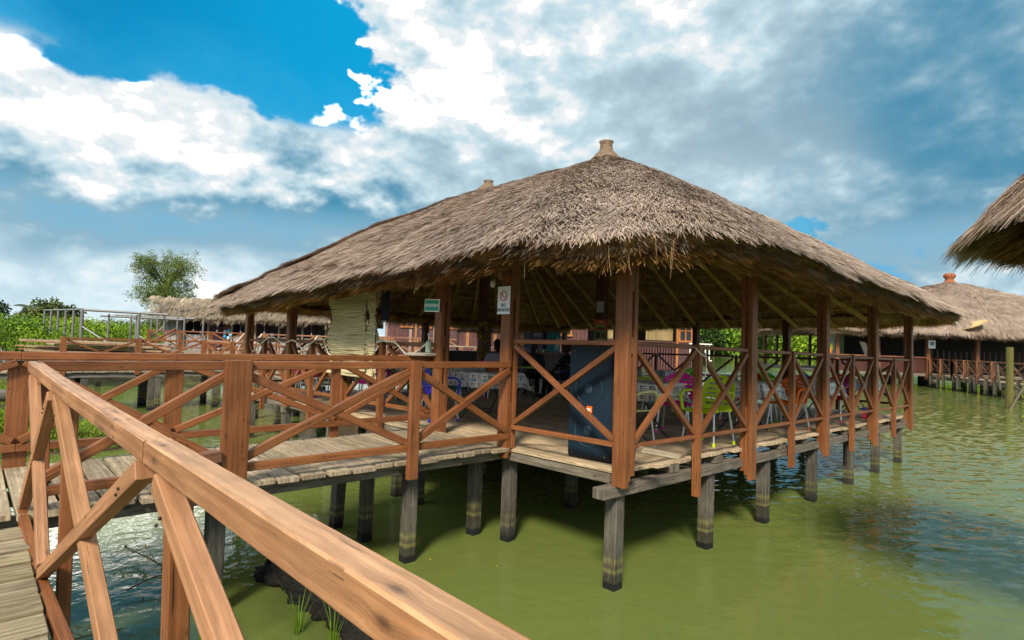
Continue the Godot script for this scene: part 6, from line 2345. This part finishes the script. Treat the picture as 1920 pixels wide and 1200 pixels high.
func back_buildings() -> void:
	var purple := Color(0.135, 0.06, 0.065)
	var amber := Color(0.52, 0.20, 0.06)
	# purple board house behind the entrance
	var a := thing("board_house", "purple-brown board house with orange window frames seen behind the entrance column", "house", Vector3(9.1, 0.0, -21.0))
	a.basis = Basis(Vector3(0.735, 0, 0.678), Vector3.UP, Vector3(-0.678, 0, 0.735))
	for k in 46:
		var x := 0.9 + k * 0.125
		timber("wall_board", a, Vector3(x, 0.05, 0), Vector3(x, 2.9, 0), 0.12, 0.04, purple if k % 9 else Color(0.4, 0.3, 0.27), "wood", Vector3(0, 0, 1))
	for xx in [1.85, 2.72, 4.15]:
		window(a, Vector3(xx, 1.98, 0.05), 0.55, 0.72, Vector2i(2, 2), amber)
	for xx in [2.28, 3.45]:
		timber("batten", a, Vector3(xx, 0.05, 0.04), Vector3(xx, 2.9, 0.04), 0.09, 0.05, Color(0.42, 0.2, 0.09), "wood", Vector3(0, 0, 1))
	timber("floor_beam", a, Vector3(0.7, 0.0, 0.0), Vector3(6.8, 0.0, 0.0), 0.2, 0.14, GREY, "plank")
	rail_run(a, Vector3(-1.3, 0.15, 1.1), Vector3(6.4, 0.15, 1.1), 6, 1.02, 0.2, Color(0.36, 0.17, 0.09), 0.1, 0.3)
	thatch_gable(a, 0.5, 7.2, 0.9, 2.65, -1.6, 3.6, -4.0, 0.2, Color(0.46, 0.38, 0.3), 8)
	for k in 4:
		pile(a, Vector3(0.9 + k * 1.8, 0, 1.0), -0.05, 0.16)
	# verandah house at the lagoon end
	var b := thing("verandah_house", "board house with raffia-screened verandah and slatted rail behind the corner column", "house", Vector3(14.55, 0.0, -11.9))
	b.basis = Basis(Vector3(0.735, 0, 0.678), Vector3.UP, Vector3(-0.678, 0, 0.735))
	var back := MB.new()
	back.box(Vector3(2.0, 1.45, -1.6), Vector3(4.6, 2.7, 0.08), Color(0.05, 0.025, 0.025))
	obj("back_wall", back, M.wood, b)
	for k in 31:
		timber("slat", b, Vector3(0.3 + k * 0.115, 0.12, 0), Vector3(0.3 + k * 0.115, 1.35, 0), 0.075, 0.035, purple, "wood", Vector3(0, 0, 1))
	timber("rail", b, Vector3(0.2, 1.36, 0), Vector3(3.9, 1.36, 0), 0.07, 0.06, purple)
	for xx in [0.2, 1.75, 3.45, 4.15]:
		timber("post", b, Vector3(xx, 0.0, 0.04), Vector3(xx, 2.75, 0.04), 0.085, 0.085, amber, "wood", Vector3(0, 0, 1))
	for q in [[0.35, 0.85], [1.0, 1.65], [2.2, 3.4]]:
		var n := int((q[1] - q[0]) / 0.06)
		var mb := MB.new()
		for i in n:
			mb.beam(Vector3(q[0] + i * 0.06, 1.42, -0.12), Vector3(q[0] + i * 0.06, 2.7, -0.12), 0.055, 0.02, jit(Color(0.46, 0.36, 0.20), 0.2), Vector3(0, 0, 1))
		var sc := obj("raffia_screen", mb, M.mat_weave, b)
		sc.set_meta("kind", "stuff")
	window(b, Vector3(3.8, 1.85, 0.03), 0.58, 0.95, Vector2i(2, 2), amber)
	var low := MB.new()
	low.box(Vector3(3.8, 0.75, 0.0), Vector3(0.6, 1.2, 0.05), Color(0.11, 0.055, 0.07))
	obj("wall_panel", low, M.wood, b)
	window(b, Vector3(-1.2, 1.85, 0.03), 0.5, 0.8, Vector2i(2, 2), amber)
	for k in 12:
		timber("wall_board", b, Vector3(-2.0 + k * 0.15, 0.1, -0.04), Vector3(-2.0 + k * 0.15, 2.75, -0.04), 0.14, 0.04, purple, "wood", Vector3(0, 0, 1))
	timber("floor_beam", b, Vector3(-2.0, 0.0, 0), Vector3(4.2, 0.0, 0), 0.2, 0.16, Color(0.3, 0.24, 0.22), "plank")
	var tin := MB.new()
	tin.sheet(func(u, v):
		return Vector3(-0.2 + 4.4 * u, -0.12 - 0.3 * v + 0.03 * sin(u * 130.0), 0.15 + 0.55 * v), 80, 2, 0.01, Color(0.20, 0.10, 0.09))
	obj("tin_skirt", tin, M.plain, b)
	for k in 5:
		for q in 2:
			pile(b, Vector3(-0.2 + k * 1.1, 0, 0.2 - q * 1.4), -0.1, 0.17, Vector2.ZERO, Color(0.45, 0.42, 0.38))
	thatch_gable(b, -2.6, 4.6, 0.6, 2.65, -1.2, 3.5, -3.2, 0.2, Color(0.46, 0.38, 0.3), 9)
	# white garden rail at its right end
	var wr := thing("white_railing", "small white railing by the right end of the verandah house", "railing", Vector3(17.35, -0.15, -9.1))
	wr.basis = b.basis
	for k in 6:
		timber("upright", wr, Vector3(k * 0.16, 0.75, 0), Vector3(k * 0.16, 1.5, 0), 0.05, 0.05, Color(0.7, 0.7, 0.66), "plain", Vector3(0, 0, 1))
	for y in [0.8, 1.48]:
		timber("crosspiece", wr, Vector3(-0.06, y, 0.05), Vector3(0.9, y, 0.05), 0.04, 0.05, Color(0.7, 0.7, 0.66), "plain")
	for k in 2:
		pile(wr, Vector3(0.1 + k * 0.6, 0, 0), 0.75, 0.07, Vector2.ZERO, Color(0.4, 0.38, 0.34))
	# the bar: counter of dark boards along the north side, cabinet and shelf of bottles behind it
	var c := thing("bar_counter", "dark upright-board bar counter along the far side of the restaurant", "bar counter", Vector3(0, lift(7.0, -9.3), 0))
	for k in 44:
		var x := 4.9 + k * 0.115
		timber("front_board", c, Vector3(x, 0.01, -9.28), Vector3(x, 1.02, -9.28), 0.11, 0.03, Color(0.055, 0.026, 0.03), "wood", Vector3(0, 0, 1))
	timber("counter_top", c, Vector3(4.75, 1.045, -9.42), Vector3(10.1, 1.045, -9.42), 0.42, 0.05, Color(0.16, 0.07, 0.045))
	for k in 3:
		timber("side_panel", c, Vector3(3.95 + k * 0.3, 0.02, -9.35), Vector3(3.95 + k * 0.3, 1.0, -9.35), 0.29, 0.03, Color(0.13, 0.085, 0.055), "wood", Vector3(0, 0, 1))
	var d := thing("bar_shelf", "purple slatted bar back with a dark shelf that carries bottles", "bar shelf", Vector3(7.35, 0.0, -11.8))
	d.basis = Basis(Vector3(0.735, 0, 0.678), Vector3.UP, Vector3(-0.678, 0, 0.735))
	for k in 25:
		timber("back_board", d, Vector3(0.05 + k * 0.113, 0.95, 0), Vector3(0.05 + k * 0.113, 1.52, 0), 0.107, 0.03, purple if k % 8 != 2 else Color(0.5, 0.26, 0.12), "wood", Vector3(0, 0, 1))
	timber("shelf", d, Vector3(-0.1, 1.545, 0.04), Vector3(2.95, 1.545, 0.04), 0.26, 0.05, Color(0.06, 0.03, 0.03))
	timber("lower_shelf", d, Vector3(-0.3, 0.93, 0.1), Vector3(2.95, 0.93, 0.1), 0.3, 0.04, Color(0.4, 0.36, 0.32))
	for xx in [-0.05, 1.4, 2.85]:
		timber("leg", d, Vector3(xx, -0.2, -0.05), Vector3(xx, 1.5, -0.05), 0.08, 0.08, Color(0.06, 0.03, 0.03), "wood", Vector3(0, 0, 1))
	timber("deck", d, Vector3(-0.5, -0.22, 0.0), Vector3(3.4, -0.22, 0.0), 1.6, 0.06, GREY, "plank")
	var glassy := [Color(0.02, 0.10, 0.03), Color(0.14, 0.05, 0.01), Color(0.55, 0.55, 0.52), Color(0.03, 0.13, 0.05), Color(0.30, 0.16, 0.02), Color(0.02, 0.02, 0.02)]
	for k in 34:
		if k in [9, 10, 17]:
			continue
		var mb := MB.new()
		var s := rng.randf_range(0.85, 1.12)
		mb.lathe(Vector3.ZERO, PackedVector2Array([Vector2(0.001, 0), Vector2(0.033, 0), Vector2(0.036, 0.01), Vector2(0.036, 0.16 * s), Vector2(0.014, 0.21 * s), Vector2(0.013, 0.27 * s), Vector2(0.015, 0.29 * s), Vector2(0.001, 0.29 * s)]), 9, glassy[rng.randi() % 6])
		var bo := obj("bottle", mb, M.plastic)
		bo.position = d.transform * Vector3(0.04 + k * 0.083, 1.571, 0.05 + rng.randf_range(-0.03, 0.04))
		tag(bo, "small bottle in the row on the bar shelf behind the columns", "bottle", "bottles on the bar shelf")
	var fr := thing("drinks_fridge", "dark upright drinks fridge behind the bar counter", "fridge", Vector3(9.05, lift(9.0, -9.8), -10.05))
	fr.basis = Basis(Vector3.UP, -0.25)
	var cab := MB.new()
	cab.box(Vector3(0, 0.98, 0), Vector3(0.46, 1.94, 0.5), Color(0.015, 0.025, 0.04), 0.015)
	obj("cabinet", cab, M.plastic, fr)
	var door := MB.new()
	door.sheet(func(u, v):
		return Vector3((u - 0.5) * 0.42, 1.9 - v * 1.82, 0.262), 2, 2, 0.012, Color.WHITE)
	obj("door", door, M.fridge_front, fr)
	var bn := MB.new()
	bn.sheet(func(u, v):
		return Vector3((u - 0.5) * 0.52, 1.92 - v * 0.85, 0.01 * sin(v * 4.0)), 3, 3, 0.006, Color.WHITE)
	var bo2 := obj("blue_banner", bn, M.banner)
	bo2.position = Vector3(9.62, lift(9.6, -9.7) + 0.02, -9.68)
	bo2.rotation.y = -0.35
	tag(bo2, "turquoise printed banner hanging right of the drinks fridge", "banner")

# ---------------------------------------------------------------- across the lagoon, right
func right_hut() -> void:
	var h := thing("lagoon_restaurant", "large thatched restaurant on piles across the lagoon on the right", "pavilion", Vector3(54.6, -0.1, -6.5))
	# local x runs along the front that faces us, local z towards us
	var ax := Vector3(0.685, 0, 0.728)
	h.basis = Basis(ax, Vector3.UP, Vector3(-0.728, 0, 0.685))
	var x0 := -13.3
	var x1 := 12.0
	var zf := 5.2
	thatch_roof(h, [x0 - 0.6, x1, -7.0, zf + 1.1], 2.5, Vector3(0.6, 7.2, -0.9), Vector3(0.6, 7.2, -1.5), func(_n, _p): return 2.85, 0.35, 0.2, 9000, func(nn):
		return 1.0 if nn.y > -0.3 else 0.1, 33, Color(0.44, 0.35, 0.30), Color(0.40, 0.29, 0.19), 0.45, 2.2)
	var kn := MB.new()
	kn.lathe(Vector3(0.6, 7.3, -1.2), PackedVector2Array([Vector2(0.9, -0.1), Vector2(0.5, 0.25), Vector2(0.33, 0.45), Vector2(0.30, 0.6), Vector2(0.44, 0.72), Vector2(0.46, 0.9), Vector2(0.34, 1.05), Vector2(0.001, 1.1)]), 14, Color(0.42, 0.17, 0.10))
	obj("finial", kn, M.thatch, h)
	var dk := MB.new()
	dk.box(Vector3((x0 + x1) * 0.5, -0.12, -0.6), Vector3(x1 - x0, 0.22, zf * 2.0 + 1.2), Color(0.24, 0.21, 0.18), 0.02)
	obj("deck", dk, M.plank, h)
	for z in [3.9, -4.5]:
		var back := MB.new()
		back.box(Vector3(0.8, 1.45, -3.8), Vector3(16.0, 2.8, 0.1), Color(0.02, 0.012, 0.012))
		if z > 0.0:
			obj("back_wall", back, M.wood, h)
	for k in 8:
		var x: float = [-12.8, -11.7, -8.7, -5.2, -1.7, 1.8, 5.3, 8.8][k]
		timber("column", h, Vector3(x + 0.0, -0.5, zf), Vector3(x + rng.randf_range(-0.1, 0.25), 3.0, zf), 0.26, 0.26, Color(0.24, 0.10, 0.05), "wood", Vector3(0, 0, 1), 0.02)
		timber("column", h, Vector3(x, -0.2, -6.0), Vector3(x, 3.0, -6.0), 0.22, 0.22, BROWN_DARK, "wood", Vector3(0, 0, 1), 0.02)
	for k in 90:
		var x := x0 + 0.25 + k * 0.165
		if x > -5.3:
			break
		timber("parapet_board", h, Vector3(x, 0.02, zf - 0.05), Vector3(x, 1.12, zf - 0.05), 0.15, 0.05, Color(0.10, 0.035, 0.03), "wood", Vector3(0, 0, 1))
	timber("parapet_rail", h, Vector3(x0, 1.16, zf), Vector3(-5.2, 1.16, zf), 0.14, 0.09, Color(0.3, 0.12, 0.07))
	for k in 22:
		timber("picket", h, Vector3(-4.6 + k * 0.42, 0.1, zf - 1.1), Vector3(-4.6 + k * 0.42, 1.75 + rng.randf_range(-0.1, 0.1), zf - 1.1), 0.09, 0.06, Color(0.12, 0.07, 0.05), "wood", Vector3(0, 0, 1))
	for k in 26:
		pile(h, Vector3(x0 + 0.4 + k * 0.93, 0, zf - 0.4 - (k % 3) * 2.2), -0.2, 0.3, Vector2.ZERO, Color(0.12, 0.085, 0.07))
	for q in [[-12.0, 0.75, Color(0.35, 0.5, 0.56), 1.55, "pale_door"], [-11.2, 0.4, Color(0.1, 0.16, 0.05), 1.5, "green_shutter"]]:
		var d := MB.new()
		d.box(Vector3(q[0] + 0.9, 1.2 + q[3] * 0.25, 3.0), Vector3(q[1], 2.5, 0.06), q[2])
		obj(q[4], d, M.plastic, h)
	var pot := MB.new()
	pot.box(Vector3(-12.2, 1.75, zf - 0.3), Vector3(0.6, 0.5, 0.3), Color(0.55, 0.55, 0.02), 0.03)
	pot.lathe(Vector3(-12.15, 1.2, zf - 0.25), PackedVector2Array([Vector2(0.001, 0.0), Vector2(0.16, 0.0), Vector2(0.22, 0.4), Vector2(0.001, 0.4)]), 10, Color(0.75, 0.25, 0.01))
	obj("yellow_crate", pot, M.plastic, h)
	var cl := MB.new()
	cl.sheet(func(u, v):
		return Vector3(-9.6 + 0.8 * u + 0.4 * v, 2.2 - 1.0 * v - 0.4 * u * u, 4.3 + 0.2 * sin(u * 5.0)), 8, 6, 0.03, Color(0.55, 0.48, 0.42))
	obj("draped_cloth", cl, M.matte, h)
	var sg := MB.new()
	sg.box(Vector3(-5.0, 2.15, zf + 0.18), Vector3(0.5, 0.6, 0.04), Color(0.66, 0.72, 0.78), 0.01)
	var so := obj("notice", sg, M.plastic, h)
	var sq := MB.new()
	sq.box(Vector3(-5.0, 2.2, zf + 0.205), Vector3(0.26, 0.26, 0.01), Color(0.12, 0.16, 0.32))
	obj("print", sq, M.plastic, so)
	# satellite dish on the eave
	var ds := thing("satellite_dish", "tilted ochre satellite dish on the eave of the lagoon restaurant", "satellite dish", h.transform * Vector3(-2.6, 3.05, zf + 1.15))
	ds.basis = h.basis * Basis(Vector3(0, 0, 1), 0.42)
	var dish := MB.new()
	dish.lathe(Vector3(0, 0.5, 0), PackedVector2Array([Vector2(0.001, -0.06), Vector2(0.4, -0.03), Vector2(0.8, 0.07), Vector2(0.95, 0.14), Vector2(0.93, 0.17), Vector2(0.4, 0.03), Vector2(0.001, 0.0)]), 24, Color(0.52, 0.36, 0.16))
	obj("dish", dish, M.plain, ds)
	var arm := MB.new()
	arm.tube(path([Vector3(0, 0.45, 0), Vector3(0.0, -0.3, -0.2)]), 0.07, 0.07, 7, Color(0.2, 0.12, 0.08))
	arm.tube(path([Vector3(-0.7, 0.55, 0), Vector3(-0.95, 1.15, 0)]), 0.03, 0.03, 6, Color(0.5, 0.5, 0.5))
	arm.ball(Vector3(-0.97, 1.2, 0), Vector3(0.11, 0.11, 0.11), 6, 8, Color(0.7, 0.7, 0.7))
	obj("mount", arm, M.plain, ds)
	# walkway that leads to it
	var w := thing("timber_walkway", "long timber walkway with crossed rails before the lagoon restaurant on the right", "walkway")
	var pts := [h.transform * Vector3(-5.2, -0.1, zf + 0.35), h.transform * Vector3(-5.6, -0.12, zf + 3.2), h.transform * Vector3(-7.3, -0.15, zf + 11.5)]
	for i in 2:
		var a: Vector3 = pts[i]
		var b: Vector3 = pts[i + 1]
		var side := (b - a).normalized().cross(Vector3.UP)
		boards(w, a, b, side * -1.7, 0.34, Color(0.36, 0.32, 0.28))
		timber("stringer", w, a + Vector3(0, -0.16, 0), b + Vector3(0, -0.16, 0), 0.12, 0.2, GREY, "plank")
		rail_run(w, a, b, 2 if i == 0 else 5, 1.2, 0.15, Color(0.33, 0.14, 0.07), 0.15, 0.2)
		rail_run(w, a - side * 1.7, b - side * 1.7, 2 if i == 0 else 5, 1.2, 0.15, Color(0.2, 0.1, 0.06), 0.12, 0.2)
		var n := 3 if i == 0 else 8
		for k in n:
			var p := a.lerp(b, (k + 0.3) / n)
			pile(w, p + side * 0.1 + (b - a).normalized() * rng.randf_range(-0.3, 0.3), -0.1, rng.randf_range(0.13, 0.2), Vector2(rng.randf_range(-0.2, 0.2), 0), jit(Color(0.15, 0.11, 0.07), 0.35))
			pile(w, p - side * 1.6, -0.1, 0.2, Vector2.ZERO, Color(0.10, 0.07, 0.06))
	# lone mooring post with props
	var mp := thing("mooring_post", "tall algae-stained mooring post with slanted props at the right edge", "post", Vector3(30.5, 0, -0.37))
	var pb := MB.new()
	pb.tube(path([Vector3(0, -2.0, 0), Vector3(0.0, -1.0, 0), Vector3(0.02, -0.9, 0), Vector3(0.0, 0.5, 0), Vector3(-0.03, 1.72, 0)]), 0.16, 0.14, 10, Color(0.22, 0.20, 0.06))
	obj("post", pb, M.bark, mp)
	for q in [[Vector3(-0.9, -1.12, 0.1), Vector3(1.2, 0.35, 0.6)], [Vector3(0.05, 0.1, 0.0), Vector3(1.2, -0.9, 0.9)], [Vector3(-0.35, 0.9, -0.4), Vector3(-0.3, -0.25, -0.3)]]:
		var s := MB.new()
		s.tube(path([q[0], q[1]]), 0.05, 0.045, 7, Color(0.2, 0.17, 0.11))
		obj("prop", s, M.bark, mp)

# ---------------------------------------------------------------- eave of the hut we stand beside, upper right
func near_eave() -> void:
	var h := thing("thatched_shelter", "corner of a ragged thatched shelter roof reaching in at the upper right", "shelter", Vector3(1.63, 0.07, 3.96))
	h.basis = Basis(Vector3.UP, 0.5)
	thatch_roof(h, [-1.35, 1.35, -1.35, 1.35], 1.3, Vector3(0.0, 3.3, 0.02), Vector3(0.0, 3.3, -0.02), func(_n, _p): return 1.93, 0.26, 0.10, 9000, func(nn):
		return 1.0 if nn.x < 0.6 else 0.3, 51, Color(0.40, 0.31, 0.25), Color(0.28, 0.15, 0.06), 1.3, 0.62)
	for p in [Vector3(0.9, 0, -0.5), Vector3(0.9, 0, 0.7)]:
		timber("post", h, p + Vector3(0, -2.0, 0), p + Vector3(0, 2.2, 0), 0.1, 0.1, BROWN, "wood", Vector3(0, 0, 1))
	var mb := MB.new()
	for n in 60:
		var an := rng.randf_range(PI * 0.5, PI * 1.5)
		var d := Vector3(cos(an), 0, sin(an))
		var a := Vector3(0, 1.98 + rng.randf() * 0.25, 0) + d * rng.randf_range(1.25, 1.42)
		var ln := rng.randf_range(0.1, 0.35)
		var dir := (d * rng.randf_range(0.2, 0.9) + Vector3(0, rng.randf_range(-1.2, 0.1), rng.randf_range(-0.5, 0.5))).normalized()
		mb.tube(path([a, a + dir * ln * 0.6, a + dir * ln + Vector3(0, -0.05, 0)]), 0.004, 0.0025, 4, jit(Color(0.4, 0.3, 0.2), 0.3))
	var ls := obj("loose_straw", mb, M.straw, h)
	ls.set_meta("kind", "stuff")

func _ready() -> void:
	view_setup()
	rng.seed = 2024
	materials()
	setting()
	make_clumps()
	pavilion()
	walkways()
	furniture()
	people()
	left_bank_things()
	back_buildings()
	right_hut()
	near_eave()
	greenery()
	waterside()
